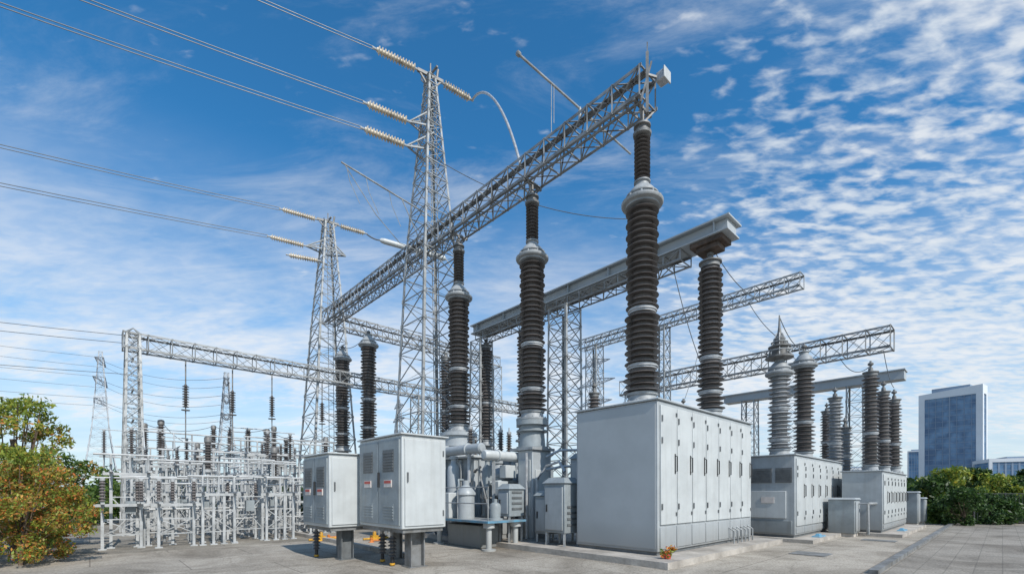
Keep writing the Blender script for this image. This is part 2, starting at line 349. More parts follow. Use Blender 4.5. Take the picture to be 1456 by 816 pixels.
mb=MB(); mb.box(6.545,6.579,-1.52,-.05,.25,.68); part(c2,'lower_panel',mb,M['paint3'],bevel=.01)
c3=cabinet(11.1,17,-3.2,-1.96,.12,2.38,7,'switchgear_cabinet','lower pale grey steel cabinet on a concrete pad','grey steel cabinets',.45)
for pts in ([W(10.3,-2.2,1.2),W(10.3,-2.9,1.2),W(10.3,-2.9,.1)],[W(10.3,-2.9,1.2),W(10.9,-3.0,1.2),W(11.1,-3.0,1.2)]):
    mb=MB(); mb.tube(pts,.05,8); part(c3,'conduit',mb,M['galv'])
for (u,t,w,h,lab) in ((10.2,-2.2,.8,1.35,'small grey junction box between the cabinets'),(19.0,-3.0,.9,1.6,'small grey kiosk beyond the cabinets'),(20.6,-3.1,.9,1.3,'small grey kiosk near the fence')):
    o=root('electrical_kiosk',lab,'box',W(u,t,0),'small grey kiosks')
    mb=MB(); mb.box(u-w/2,u+w/2,t-w/2,t+w/2,.12,h); part(o,'housing',mb,M['paint3'],bevel=.02)
    mb=MB(); mb.box(u-w*.45,u+w*.45,t-w*.45,t+w*.45,0,.12); part(o,'plinth',mb,M['conc'])
    mb=MB(); mb.box(u-w*.56,u+w*.56,t-w*.56,t+w*.56,h+.002,h+.06,.05); part(o,'roof_panel',mb,M['paint'])
    mb=MB(); mb.box(u-w*.4,u+w*.4,t-w/2-.03,t-w/2-.001,.2,h-.08); part(o,'door',mb,M['paint'],bevel=.01)
for (u0,u1,t0,t1) in ((7.4,8.2,-2.1,-1.85),(12.6,13.5,-3.65,-3.4)):
    mb=MB(); mb.box(u0,u1,t0,t1,.12,.16,.03); mb.box(u0+.2,u0+.5,t0+.05,t1-.05,.16,.22,.03); single('blue_sheet','folded blue plastic sheet lying by the cabinet base','tarpaulin',W(u0,t0,.1),mb,M['blue'],group='blue plastic sheets')
# ---------------------------------------------------------------- raised control boxes
def ctrlbox(u0,t0,b,a,zb,zt,label,pw,pm,ground=.0):
    o=root('control_box',label,'cabinet',W(u0+b/2,t0+a/2,ground),'raised control boxes on posts')
    mb=MB(); mb.box(u0,u0+b,t0,t0+a,zb,zt); part(o,'housing',mb,M['paint2'],bevel=.02)
    mb=MB(); mb.box(u0-.035,u0-.001,t0+.06,t0+a*.5-.015,zb+.07,zt-.07); d1=part(o,'door',mb,M['paint3'],bevel=.01)
    mb=MB(); mb.box(u0-.035,u0-.001,t0+a*.5+.015,t0+a-.06,zb+.07,zt-.07); d2=part(o,'door',mb,M['paint3'],bevel=.01)
    for dd,tc in ((d1,t0+a*.26),(d2,t0+a*.74)):
        for zz,nn in ((zt-.72,7),(zb+.2,5)):
            h=MB(); h.box(u0-.040,u0-.0355,tc-.24,tc+.24,zz-.03,zz+nn*.06+.02)
            for k in range(nn): h.box(u0-.055,u0-.037,tc-.22,tc+.22,zz+k*.06,zz+.03+k*.06)
            part(o,'louvre_vent',h,M['paint3' if nn==5 else 'grille'],parent=dd)
        h=MB(); h.box(u0-.055,u0-.036,tc-.16,tc+.16,(zb+zt)/2-.10,(zb+zt)/2+.05); part(o,'label_plate',h,M['cream'],parent=dd)
        h=MB(); h.box(u0-.06,u0-.056,tc-.14,tc+.14,(zb+zt)/2-.02,(zb+zt)/2+.035); part(o,'warning_stripe',h,M['red'],parent=dd)
    h=MB(); h.box(u0-.075,u0-.036,t0+a*.5-.09,t0+a*.5-.05,(zb+zt)/2-.1,(zb+zt)/2+.22); part(o,'handle',h,M['black'])
    mb=MB(); mb.box(u0+.06,u0+b-.06,t0-.025,t0-.001,zb+.06,zt-.08); dd=part(o,'side_panel',mb,M['paint2'],bevel=.01)
    for zz in (zb+.25,zt-.4):
        h=MB(); h.box(u0+b-.10,u0+b-.07,t0-.04,t0-.026,zz,zz+.12); part(o,'hinge',h,M['grille'],parent=dd)
    h=MB(); h.box(u0+.10,u0+.13,t0-.05,t0-.026,(zb+zt)/2,(zb+zt)/2+.2); part(o,'handle',h,M['grille'],parent=dd)
    mb=MB(); mb.box(u0-.05,u0+b+.05,t0-.05,t0+a+.05,zt+.002,zt+.035); part(o,'roof_panel',mb,M['paint2'],bevel=.01)
    mb=MB(); mb.box(u0+.05,u0+b-.05,t0+.05,t0+a-.05,zb-.08,zb-.002); part(o,'base_frame',mb,M['galvd'])
    for tt,uu in ((t0+.4,u0+b*.5),(t0+a-.3,u0+b*.75)):
        mb=MB(); p_=pw if tt<t0+a*.5 else pw*.6
        mb.box(uu-p_,uu+p_,tt-p_*.12,tt+p_*.12,ground,zb-.08); mb.box(uu-p_,uu-p_*.85,tt-p_*.8,tt+p_*.8,ground,zb-.08); mb.box(uu+p_*.85,uu+p_,tt-p_*.8,tt+p_*.8,ground,zb-.08)
        mb.box(uu-p_*1.3,uu+p_*1.3,tt-p_*1.1,tt+p_*1.1,ground,ground+.02)
        part(o,'leg',mb,M[pm])
    return o
ctrlbox(-5.6,2.08,1.07,1.96,.85,2.78,'pale grey control box with louvred doors raised on steel posts',.17,'galvd')
cA=V((-4.14,10.3,0))-O; ua,ta=cA.dot(B),cA.dot(A)
ctrlbox(ua,ta,1.1,1.66,.80,2.48,'smaller grey control box with warning plates raised on posts',.15,'grille')
for (u,t) in ((-5.4,2.85),(ua+.15,ta+1.2),(-5.3,3.5)):
    p0=W(u,t,0); o=root('small_post_insulator','short dark insulator with cable end under control box','insulator',p0,'short insulators under control boxes')
    s=MB(); sheds(s,p0,Z,.2,.66,.05,.10,.08,14); part(o,'disc_stack',s,M['porc'])
    s=MB(); s.cyl(p0,p0+Z*.21,.04,10); part(o,'end_fitting',s,M['black'])
    s=MB(); s.cyl(p0+Z*.65,p0+Z*.79,.03,8); part(o,'end_fitting',s,M['galvd'])
    s=MB(); s.lathe(p0+Z*.02,Z,[(.05,0),(.06,.01),(.06,.04),(.05,.05)],12); part(o,'yellow_collar',s,M['yellow'])
# ---------------------------------------------------------------- transformer
tr=root('power_transformer','grey power transformer with tank pipes and radiator fins','transformer',W(.4,7.4,.15))
mb=MB(); mb.box(-.9,1.9,5.7,9.3,.55,2.75); part(tr,'tank',mb,M['paint'],bevel=.03)
mb=MB(); mb.box(-1.0,2.0,5.6,9.4,2.752,2.84); part(tr,'tank_lid',mb,M['paint2'],bevel=.02)
mb=MB(); mb.box(-.8,1.8,5.8,9.2,.15,.548); part(tr,'skid_base',mb,M['paint3'])
for k in range(8):
    mb=MB(); mb.box(-.98,-.902,5.9+k*.45,5.98+k*.45,.6,2.7); part(tr,'stiffener_rib',mb,M['paint'])
for k in range(6):
    mb=MB(); mb.box(-.75+k*.48,-.68+k*.48,5.62,5.698,.6,2.7); part(tr,'stiffener_rib',mb,M['paint'])
mb=MB(); mb.lathe(W(0,7.8,2.84),Z,[(.75,0),(.75,.05),(.6,.06),(.6,.45),(.66,.46),(.66,.52),(.6,.53),(.6,.85),(.70,.86),(.70,.98),(.5,1.02)],32); part(tr,'bushing_turret',mb,M['paint'])
mb=MB(); mb.lathe(W(-1.35,4.7,2.98),A,[(.0,0),(.12,.01),(.16,.06),(.16,.7),(.20,.71),(.20,.78),(.16,.79),(.16,1.9),(.20,1.91),(.20,1.98),(.16,1.99),(.16,3.2),(.12,3.26),(0,3.27)],20,cap=False); part(tr,'oil_pipe',mb,M['paint'])
mb=MB(); mb.lathe(W(-1.7,4.25,2.72),B,[(.0,0),(.12,.01),(.15,.05),(.15,.5),(.19,.51),(.19,.57),(.15,.58),(.15,2.5),(.19,2.51),(.19,2.58),(0,2.6)],20,cap=False); part(tr,'oil_pipe',mb,M['paint2'])
for uu in (-1.3,.5):
    mb=MB(); mb.bar(W(uu,4.25,.15),W(uu,4.25,2.6),.08); mb.box(uu-.12,uu+.12,4.13,4.37,.15,.19); part(tr,'pipe_support',mb,M['galv'])
for tt in (5.4,7.4):
    mb=MB(); mb.cyl(W(-1.35,tt,.15),W(-1.35,tt,2.85),.06,10); mb.box(-1.47,-1.23,tt-.12,tt+.12,.15,.19); part(tr,'pipe_support',mb,M['alu'])
# bulky front vessels and housings
for uu,tt,rr,zt in ((-.45,5.0,.46,2.5),(.6,4.95,.36,2.35)):
    mb=MB(); mb.lathe(W(uu,tt,.15),Z,[(rr*.95,0),(rr*.95,.12),(rr,.13),(rr,.9),(rr*1.07,.91),(rr*1.07,.98),(rr,.99),(rr,zt-.55),(rr*1.08,zt-.54),(rr*1.08,zt-.47),(rr*.96,zt-.46),(rr*.8,zt-.32),(rr*.45,zt-.24),(rr*.4,zt-.12),(rr*.5,zt-.11),(rr*.5,zt)],32); part(tr,'oil_vessel',mb,M['paint'])
for tt,uu,rr,zt in ((6.3,-1.3,.22,2.5),(8.3,-1.4,.2,2.2),(4.85,-1.05,.17,2.4),(4.55,.12,.13,2.2),(4.8,1.15,.14,2.1)):
    mb=MB(); mb.lathe(W(uu,tt,.3),Z,[(rr*.8,-.15),(rr*.8,0),(rr,.06),(rr,.55),(rr*1.12,.56),(rr*1.12,.61),(rr,.62),(rr,.99),(rr*1.12,1.0),(rr*1.12,1.07),(rr,1.08),(rr,zt-.5),(rr*.9,zt-.35),(rr*.45,zt-.22),(rr*.45,zt-.1),(rr*.65,zt-.09),(rr*.65,zt)],24)
    part(tr,'oil_cylinder',mb,M['paint' if rr>.21 else 'paint3'])
for pts,r in (([W(-.9,6.5,1.6),W(-1.2,6.4,1.6),W(-1.3,6.2,1.4),W(-1.3,6.0,.6),W(-1.3,5.6,.4)],.05),
    ([W(-.45,4.5,1.7),W(-.45,4.35,1.7),W(-.45,4.3,1.6),W(-.45,4.3,.4)],.06),
    ([W(-.95,5.6,2.3),W(-1.15,5.2,2.35),W(-1.15,4.9,2.2),W(-1.3,4.5,.3)],.04),
    ([W(-1.0,5.8,2.0),W(-1.6,5.6,2.0),W(-1.7,5.5,1.8),W(-1.7,5.5,.8)],.045),
    ([W(-1.0,7.0,1.1),W(-1.7,6.9,1.1),W(-1.8,6.8,.9),W(-1.8,6.4,.2)],.06),
    ([W(.9,4.75,1.2),W(1.2,4.5,1.2),W(1.5,4.4,1.0),W(1.5,4.3,.2)],.05),
    ([W(-1.2,4.6,1.9),W(-.9,4.45,1.95),W(-.1,4.4,1.95),W(.7,4.4,1.9)],.045),
    ([W(-1.4,4.6,1.45),W(-.6,4.4,1.4),W(.4,4.4,1.4),W(.5,4.3,1.3),W(.5,4.25,.3)],.03),
    ([W(-1.3,4.9,2.4),W(-1.5,4.7,2.3),W(-1.55,4.5,1.9),W(-1.5,4.3,1.2),W(-1.3,4.2,.9)],.025)):
    mb=MB(); mb.tube(pts,r,10)
    d=(pts[1]-pts[0]).normalized(); mb.lathe(pts[0],d,[(r*1.7,0),(r*1.7,.04)],12)
    part(tr,'pipework',mb,M['paint3' if r>.042 else 'galvd'])
for k in range(14):
    mb=MB(); mb.box(2.0,3.0,5.7+k*.22,5.75+k*.22,.7,2.6); part(tr,'radiator_fin',mb,M['paint3'])
for k in range(7):
    mb=MB(); mb.box(-1.55,-1.15,6.75+k*.12,6.78+k*.12,.75,2.4); part(tr,'radiator_fin',mb,M['paint'])
for a in ((-1.25,-1.0,7.9,8.6,1.0,1.9),(-1.2,-.95,6.0,6.35,1.3,1.8),(-1.15,-.92,5.65,5.95,.9,1.25),(-.25,.2,4.2,4.45,.9,1.5),(-1.15,-.75,4.2,4.5,1.5,1.95),(-.85,-.4,4.2,4.5,2.05,2.45),(.75,1.3,4.35,4.6,1.3,2.0)):
    mb=MB(); mb.box(*a); part(tr,'terminal_box',mb,M['paint2'],bevel=.02)
for (p,d) in ((W(-1.75,5.5,1.3),-B),(W(-1.2,4.7,1.5),-B),(W(-1.36,6.0,1.0),-B),(W(-.45,4.25,1.1),-A),(W(.6,4.58,1.2),-A)):
    mb=MB(); mb.cyl(p,p+d*.14,.02,6)
    for k in range(12):
        a1=k*math.pi/6; a2=(k+1)*math.pi/6; s=d.cross(Z)
        mb.bar(p+d*.14+(s*math.cos(a1)+Z*math.sin(a1))*.11,p+d*.14+(s*math.cos(a2)+Z*math.sin(a2))*.11,.022)
    mb.bar(p+d*.14-Z*.11,p+d*.14+Z*.11,.015); part(tr,'valve_wheel',mb,M['galvd'])
for u,t in ((-.6,6.3),(1.3,6.4),(1.5,8.7),(.7,6.2)):
    b=W(u,t,2.84); o=root('small_bushing','short dark ribbed bushing on the transformer lid','insulator',b,'short bushings on the transformer lid')
    s=MB(); sheds(s,b,Z,.12,.95,.06,.12,.09,16); part(o,'disc_stack',s,M['porc'])
    s=MB(); s.lathe(b,Z,[(.15,0),(.15,.04),(.1,.05),(.1,.13)],14); part(o,'base_flange',s,M['cap'])
    s=MB(); s.lathe(b+Z*.94,Z,[(.08,0),(.09,.08),(.03,.1),(.02,.25)],12); part(o,'terminal_cap',s,M['alu'])
o=root('steel_pedestal','broad grey steel pedestal column carrying a porcelain bushing','column',W(0,3.9,.15))
mb=MB(); mb.box(-.42,.42,3.48,4.12,.2,2.9); part(o,'column',mb,M['paint'],bevel=.02)
mb=MB(); mb.box(-.55,.55,3.35,4.15,.15,.2); part(o,'base_plate',mb,M['galv'])
mb=MB(); mb.box(-.5,.5,3.4,4.4,2.902,2.98); part(o,'flange_plate',mb,M['galv'])
mb=MB(); mb.lathe(W(0,3.9,2.98),Z,[(.5,0),(.5,.05),(.42,.06),(.38,.5),(.5,.52),(.5,.56),(.38,.58),(.38,.7),(.5,.72),(.5,.88)],28); part(o,'turret',mb,M['paint3'])
for a in ((-.45,-.421,3.55,4.05,.9,1.6),(-.45,-.421,3.55,4.05,1.75,2.6),(-.3,.3,3.45,3.479,1.2,2.3)):
    mb=MB(); mb.box(*a); part(o,'access_panel',mb,M['paint2'],bevel=.01)
for pts in ([W(-.55,3.6,.2),W(-.55,3.6,2.8)],[W(-.3,3.4,.2),W(-.3,3.4,2.0),W(-.1,3.2,2.4),W(-.2,2.6,2.5),W(-.3,2.3,2.2)],[W(.1,3.4,2.7),W(.4,3.1,2.9),W(.9,2.4,2.9),W(1.2,1.8,2.9)],[W(.1,3.4,2.3),W(.4,3.0,2.4),W(.9,2.3,2.4),W(1.2,1.7,2.4)]):
    mb=MB(); mb.tube(pts,.04,8); part(o,'conduit',mb,M['alu'])
for (u0,u1,t0,t1,zb,zt,lab) in ((-.95,-.3,1.75,2.5,.5,1.85,'grey mechanism box beside the big cabinet'),(-.6,.2,2.65,3.2,.4,1.5,'small grey mechanism box on a frame'),(-1.35,-.75,3.5,4.0,.9,1.7,'small grey terminal box on a stand'),(-3.0,-2.5,6.4,7.0,.6,1.5,'small grey cable box on a stand'),(-2.6,-2.1,8.6,9.2,.7,1.9,'grey cable box on a stand by the transformer'),(.3,1.0,1.9,2.6,.5,2.6,'tall grey box behind the mechanism box')):
    o=root('mechanism_box',lab,'box',W(u0,t0,.15),'mechanism boxes')
    mb=MB(); mb.box(u0,u1,t0,t1,zb,zt); part(o,'housing',mb,M['paint3'],bevel=.02)
    mb=MB(); mb.box(u0-.05,u1+.05,t0-.05,t1+.05,zt+.002,zt+.16,.14); part(o,'hood',mb,M['paint3'],bevel=.01)
    mb=MB(); mb.box(u0-.03,u0-.001,t0+.06,t1-.06,zb+.08,zt-.1); d=part(o,'door',mb,M['paint'],bevel=.01)
    h=MB(); h.box(u0-.05,u0-.031,t1-.15,t1-.11,(zb+zt)/2-.1,(zb+zt)/2+.1); part(o,'handle',h,M['black'],parent=d)
    for k in range(4):
        mb=MB(); mb.box(u0+.1,u1-.1,t0-.02,t0-.001,zb+.2+k*.16,zb+.26+k*.16); part(o,'louvre_vent',mb,M['grille'])
    for a,b in ((u0+.05,t0+.05),(u1-.05,t0+.05),(u0+.05,t1-.05),(u1-.05,t1-.05)):
        mb=MB(); mb.bar(W(a,b,0),W(a,b,zb),.06); part(o,'leg',mb,M['galv'])
o=root('pump_platform','low steel platform with faded blue edging on stout legs','platform',W(-1.9,4.5,.0))
mb=MB(); mb.box(-2.4,-1.0,3.2,6.0,.76,.82); part(o,'deck',mb,M['galv'])
mb=MB(); mb.box(-2.44,-2.402,3.2,6.0,.77,.83); part(o,'blue_edge',mb,M['blue'])
mb=MB(); mb.box(-2.44,-1.0,3.16,3.198,.77,.83); part(o,'blue_edge',mb,M['blue'])
for a,b in ((-2.2,3.4),(-1.2,3.4),(-2.2,5.8),(-1.2,5.8)):
    mb=MB(); mb.lathe(W(a,b,0),Z,[(.2,0),(.2,.05),(.08,.06),(.08,.62),(.16,.63),(.16,.76)],16); part(o,'leg',mb,M['paint2'])
mb=MB(); mb.box(-2.1,-1.4,3.9,5.5,.0,.66); part(o,'under_tank',mb,M['paint3'],bevel=.03)
mb=MB(); mb.lathe(W(-1.8,3.6,.82),Z,[(.22,0),(.22,.05),(.15,.06),(.17,.38),(.14,.46),(.06,.5),(.06,.6)],24); part(o,'pump',mb,M['paint3'])
mb=MB(); mb.lathe(W(-1.85,4.9,.82),Z,[(.26,0),(.26,.7),(.3,.71),(.3,.77),(.2,.9),(.1,1.0),(.1,1.15)],24); part(o,'pump_motor',mb,M['paint'])
mb=MB(); mb.box(-2.2,-1.6,5.3,5.9,.82,1.6); part(o,'housing',mb,M['paint2'],bevel=.02)
mb=MB()
for a,b in ((-2.38,3.22),(-2.38,5.98),(-2.38,4.6)): mb.cyl(W(a,b,.82),W(a,b,1.75),.018,6)
mb.cyl(W(-2.38,3.2,1.75),W(-2.38,6,1.75),.018,6); mb.cyl(W(-2.38,3.2,1.3),W(-2.38,6,1.3),.018,6); part(o,'handrail',mb,M['galv'])
for (u,t) in ((-3.6,7.6),(-4.2,9.6)):
    mb=MB(); p0=W(u,t,0); mb.lathe(p0,Z,[(.09,0),(.09,.02),(.05,.03),(.04,.1),(.05,.11),(.05,.14),(.02,.16)],12); mb.cyl(p0+Z*.06,p0+Z*.06+B*.35,.03,8)
    single('hose_coupling','small orange hose coupling lying on the concrete','fitting',p0,mb,M['orange'],group='orange hose couplings')
# ---------------------------------------------------------------- vegetation helper
def leaves(n,cs,size,seed,flat=.6,hollow=.45):
    rs=np.random.RandomState(seed)
    C=np.array([c[:3] for c in cs]); R=np.array([c[3] for c in cs]); pr=R**2/ (R**2).sum()
    idx=rs.choice(len(cs),n,p=pr)
    d=rs.normal(size=(n,3)); d/=np.linalg.norm(d,axis=1)[:,None]
    rr=rs.rand(n)**hollow
    P=C[idx]+d*(R[idx]*rr)[:,None]*np.array([1,1,flat+.2])
    a=rs.normal(size=(n,3)); a/=np.linalg.norm(a,axis=1)[:,None]
    b=np.cross(a,rs.normal(size=(n,3))); b/=np.linalg.norm(b,axis=1)[:,None]
    s=size*(.6+.8*rs.rand(n))[:,None]
    v=np.stack([P-a*s,P+b*s*.42,P+a*s,P-b*s*.42],1).reshape(-1,3)
    f=np.arange(4*n).reshape(-1,4)
    me=bpy.data.meshes.new('leaves'); me.from_pydata(v.tolist(),[],f.tolist()); return me
def tree(pos,h,w,nleaf,size,mt,label,seed,nm='tree',cat='tree',group=None,base=.3,flowers=None,clumps=45,extra=None,cr=(.07,.17),twig=24,hollow=.45):
    rs=random.Random(seed); o=root(nm,label,cat,V(pos),group)
    tk=MB(); r0=h*.012+.012
    tk.tube([V((0,0,-.1)),V((.05*h*.3,0,h*.2)),V((.02,.04*h,h*.45)),V((0,0,h*.7))],r0,8)
    cs=[]
    for i in range(clumps):
        a=rs.uniform(0,6.283); q=rs.random()**.6; zz=rs.uniform(base,1)
        prof=math.sin(math.pi*min(1,max(.08,(zz-base)/(1-base)*.85+.12)))**.6
        c=V((math.cos(a)*q*w*.5*prof,math.sin(a)*q*w*.5*prof,h*zz*.94)); cs.append((c.x,c.y,c.z,w*rs.uniform(*cr)))
        if i<twig: tk.tube([V((0,0,h*rs.uniform(.02,.35))),c*.5+V((0,0,h*.05)),c],r0*.2,5)
    part(o,'trunk',tk.mesh('trunk'),M['bark'])
    part(o,'crown',leaves(nleaf,cs,size,seed,hollow=hollow),M[mt])
    lo=[c for c in cs if c[2]<h*.8]
    if flowers: part(o,'blossom',leaves(flowers,lo,size*.8,seed+1),M['flower'])
    if extra: part(o,'russet_foliage',leaves(extra,lo,size,seed+2),M['leafr'])
    return o
fp=W(-.95,-1.2,.15)
o=root('flowering_plant','small clump of red and yellow blossom by the cabinet corner','plant',fp)
part(o,'leaves',leaves(120,[(0,0,.10,.11),(.09,-.04,.2,.09),(-.09,.04,.14,.09)],.04,3),M['leafy'])
part(o,'flowers',leaves(130,[(0,-.04,.19,.11),(.1,-.06,.24,.09),(-.09,0,.07,.09)],.035,4),M['flower'])
mb=MB(); mb.lathe(fp,Z,[(.06,0),(.09,.09),(.08,.1)],12); part(o,'pot',mb,M['red'])
# ---------------------------------------------------------------- lattice towers
def tower(c,zt,w0,w1,label,nm='lattice_tower',arms=(),leg=.11,br=.055,waist=None,n=(7,9),m='galv',group=None,simple=False):
    o=root(nm,label,'pylon',V(c),group)
    c=V(c)
    def sq(w,z,): return [c+B*(a*w/2)+A*(b*w/2)+Z*z for a,b in ((-1,-1),(1,-1),(1,1),(-1,1))]
    mb=MB(); zm,wm=waist or (zt*.5,(w0+w1)/2)
    mb.lattice(sq(w0,0),sq(wm,zm),n[0],leg,br,ratio=.92,gus=0 if simple else .16)
    mb.lattice(sq(wm,zm),sq(w1,zt),n[1],leg*.85,br*.85,ratio=.93,gus=0 if simple else .10)
    if not simple:
        lad=c-A*(w0*.32)-B*.1; top=c-A*(w1*.5)+Z*zt
        for s in (-.14,.14): mb.bar(lad+B*s+Z*.3,top+B*s-Z*.4,.025)
        for k in range(44):
            q=(lad+Z*.3).lerp(top-Z*.4,k/44); mb.bar(q-B*.14,q+B*.14,.02)
    part(o,'lattice_frame',mb,M[m])
    if not simple:
        for a,b in ((-1,-1),(1,-1),(1,1),(-1,1)):
            q=c+B*(a*w0/2)+A*(b*w0/2); mb=MB(); mb.lathe(q,Z,[(.28,-.05),(.28,.2),(.22,.25)],10); part(o,'footing',mb,M['conc'])
    for (z,l,d) in arms:
        mb=MB(); f=(z-zm)/(zt-zm); wz=(wm+(w1-wm)*f) if f>0 else wm; tip=c+d*l+Z*z; side=d.cross(Z)
        for s in (-1,1):
            a=c+side*(s*wz/2)+Z*(z-.05); b=c+side*(s*wz/2)+Z*(z+zt*.035)
            mb.bar(a,tip,br*1.3); mb.bar(b,tip,br*1.2)
            for k in range(4):
                f=k/4; mb.bar(a.lerp(tip,f),b.lerp(tip,f+.12),br*.7)
        for k in range(1,4):
            f=k/4; mb.bar((c+side*(wz/2)+Z*z).lerp(tip,f),(c-side*(wz/2)+Z*z).lerp(tip,f),br*.7)
        part(o,'cross_arm',mb,M[m])
    return o
T1=W(0,9.75,0); T2=W(0,20.7,0)
tower(T1,18.6,2.4,.34,'tall tapering galvanised lattice pylon carrying the long beam',waist=(11.2,1.5),n=(9,13),leg=.10,br=.04,arms=((16.4,.9,-LD),(15.4,1.0,-LD)))
tower(T2,17.4,2.9,.5,'galvanised lattice pylon at the far end of beam',waist=(11.2,1.5),n=(9,9),leg=.11,br=.045,arms=((15.7,1.2,-LD),(15.7,1.0,LD)))
def topcap(c,z,l):
    mb=MB(); c=V(c)
    mb.bar(c-LD*l+Z*z,c+LD*l+Z*z,.10,.12); mb.bar(c-LD*l*.9+Z*(z),c+Z*(z-.6),.06); mb.bar(c+LD*l*.9+Z*(z),c+Z*(z-.6),.06)
    mb.cyl(c+Z*z,c+Z*(z+.5),.03,6); mb.bar(c-A*.5+Z*(z+.05),c+A*.5+Z*(z+.05),.07)
    mb.cyl(c+LD*l*.5+Z*z,c+LD*l*.6+Z*(z+.4),.05,8); mb.tube([c+A*.5+Z*(z+.05),c+A*.7+Z*(z+.3),c+A*.6+Z*(z+.5)],.03,6)
    single('tower_cross_head','short steel cross head with hooks on a pylon top','bracket',c+Z*z,mb,M['galvd'])
topcap(T1,18.65,.55); topcap(T2,17.45,.6)
def beam(u,t0,t1,z0,z1,w,n,leg,br,label,m='galv',along='A',X=False,nm='lattice_beam',gus=0):
    mb=MB(); h=w/2
    if along=='A':
        c0=[W(u-h,t0,z0),W(u+h,t0,z0),W(u+h,t0,z1),W(u-h,t0,z1)]; c1=[W(u-h,t1,z0),W(u+h,t1,z0),W(u+h,t1,z1),W(u-h,t1,z1)]; base=W(u,t0,z0)
    else:
        c0=[W(t0,u-h,z0),W(t0,u+h,z0),W(t0,u+h,z1),W(t0,u-h,z1)]; c1=[W(t1,u-h,z0),W(t1,u+h,z0),W(t1,u+h,z1),W(t1,u-h,z1)]; base=W(t0,u,z0)
    mb.lattice(c0,c1,n,leg,br,X=X,gus=gus)
    return single(nm,label,'beam',base,mb,M[m],group='lattice steel beams')
BZ0,BZ1=11.33,12.08
beam(0,-.15,20.6,BZ0,BZ1,.75,26,.085,.038,'long mottled grey lattice beam running over the tall bushings',X=True,m='galvm',gus=.11)
beam(20.6,.7,13,11.3,12.05,.8,17,.09,.04,'lattice steel cross beam between pylons',along='B',m='galvm',X=True)
beam(12.7,-.2,12,10.6,11.2,.6,20,.075,.035,'slim lattice steel beam high behind the girder',X=True)
beam(15.6,-2.9,10.8,7.9,8.85,1.0,16,.09,.042,'deep lattice steel beam over the far cabinets',X=True,m='galvm')
beam(17,-9.3,12,7.15,7.8,.7,28,.075,.035,'long lattice beam of the low switchyard gantry',along='B',X=True)
mb=MB(); mb.box(-.10,.10,-.1,20,BZ1+.03,BZ1+.05); mb.cyl(W(-.25,-.1,BZ0-.08),W(-.25,20,BZ0-.08),.035,8); single('cable_tray','thin steel tray and pipe fixed along the beam','tray',W(0,5,12.1),mb,M['galvd'])
o=root('floodlight','white floodlight housing on the beam end','lamp',W(0,-.3,11.8))
mb=MB(); mb.box(.12,.38,-.52,-.3,11.82,12.06); part(o,'lamp_housing',mb,M['alu'],bevel=.03)
mb=MB(); mb.box(.09,.41,-.56,-.522,11.80,12.08); part(o,'lens_rim',mb,M['paint2'],bevel=.01)
mb=MB(); mb.bar(W(-.1,-.2,11.0),W(-.1,-.2,12.5),.07); mb.bar(W(-.1,-.2,11.95),W(.3,-.4,11.95),.05); mb.bar(W(-.1,-.2,12.5),W(-.1,-.2,12.75),.025); mb.bar(W(-.4,-.2,11.1),W(.1,-.2,12.4),.04); part(o,'mounting_post',mb,M['galvd'])
for t in (0,3.9,7.8):
    mb=MB()
    for s in (-1,1):
        mb.bar(W(s*.34,t-.14,BZ0),W(s*.05,t,10.95),.04); mb.bar(W(s*.34,t+.3,BZ0),W(s*.05,t,10.95),.04)
    mb.bar(W(-.4,t,BZ0-.03),W(.4,t,BZ0-.03),.07); mb.cyl(W(0,t,10.85),W(0,t,BZ0),.05,8)
    single('hanger_bracket','steel hanger bracket joining bushing top to beam','bracket',W(0,t,11.1),mb,M['galvd'],group='hanger brackets under the beam')
mb=MB(); mb.cyl(W(-2.35,2,12.5),W(2.6,2,12.55),.03,8); mb.lathe(W(-2.35,2,12.5),B,[(.04,-.12),(.06,-.11),(.06,-.02),(.04,0)],8)
mb.cyl(W(-1.1,2,12.5),W(-1.1,2,11.5),.01,5); mb.cyl(W(-1.2,2,12.5),W(-1.2,2,11.2),.01,5); mb.cyl(W(0,2,12.05),W(0,2,12.55),.04,6)
single('bus_rod','slender steel rod crossing the beam with hanging wires','rod',W(0,2,12.5),mb,M['galv'])
mb=MB(); pA=T1+Z*12.9; pB=T1-B*3.7+Z*13.3
mb.cyl(pA,pB,.03,8); mb.cyl(pA.lerp(pB,.35)-Z*.02,T1+Z*11.9-B*.6,.02,6)
for f in (.5,.75,.95): q=pA.lerp(pB,f); mb.tube([q,q+B*.12-Z*.5,q+B*.5-Z*1.15],.012,5)
q=pA.lerp(pB,.97); mb.tube([q,q+B*1.2-Z*1.3,q+B*2.2-Z*2.0,q+B*3.2-Z*2.0],.016,5)
single('bus_rod','slender horizontal steel arm with drooping thin wires on pylon','rod',pA,mb,M['galv'])
# solid girder row 2
o=root('box_girder','smooth grey steel girder with truss underside above dark bushings','girder',W(3.94,5,9.4))
mb=MB(); mb.box(3.62,4.26,-.65,11.55,9.42,9.74); part(o,'girder_body',mb,M['clean'],bevel=.01)
mb=MB(); mb.box(3.46,4.42,-.75,11.6,9.742,9.79); part(o,'flange_plate',mb,M['clean'])
mb=MB(); mb.box(3.5,4.38,-.7,11.6,9.37,9.418); part(o,'flange_plate',mb,M['clean'])
for k in range(7):
    mb=MB(); mb.box(3.5,3.618,-.3+k*1.9,-.27+k*1.9,9.42,9.74); part(o,'stiffener_rib',mb,M['clean'])
mb=MB(); c0=[W(3.56,.8,9.02),W(4.32,.8,9.02),W(4.32,.8,9.36),W(3.56,.8,9.36)]; c1=[W(3.56,11.3,9.02),W(4.32,11.3,9.02),W(4.32,11.3,9.36),W(3.56,11.3,9.36)]
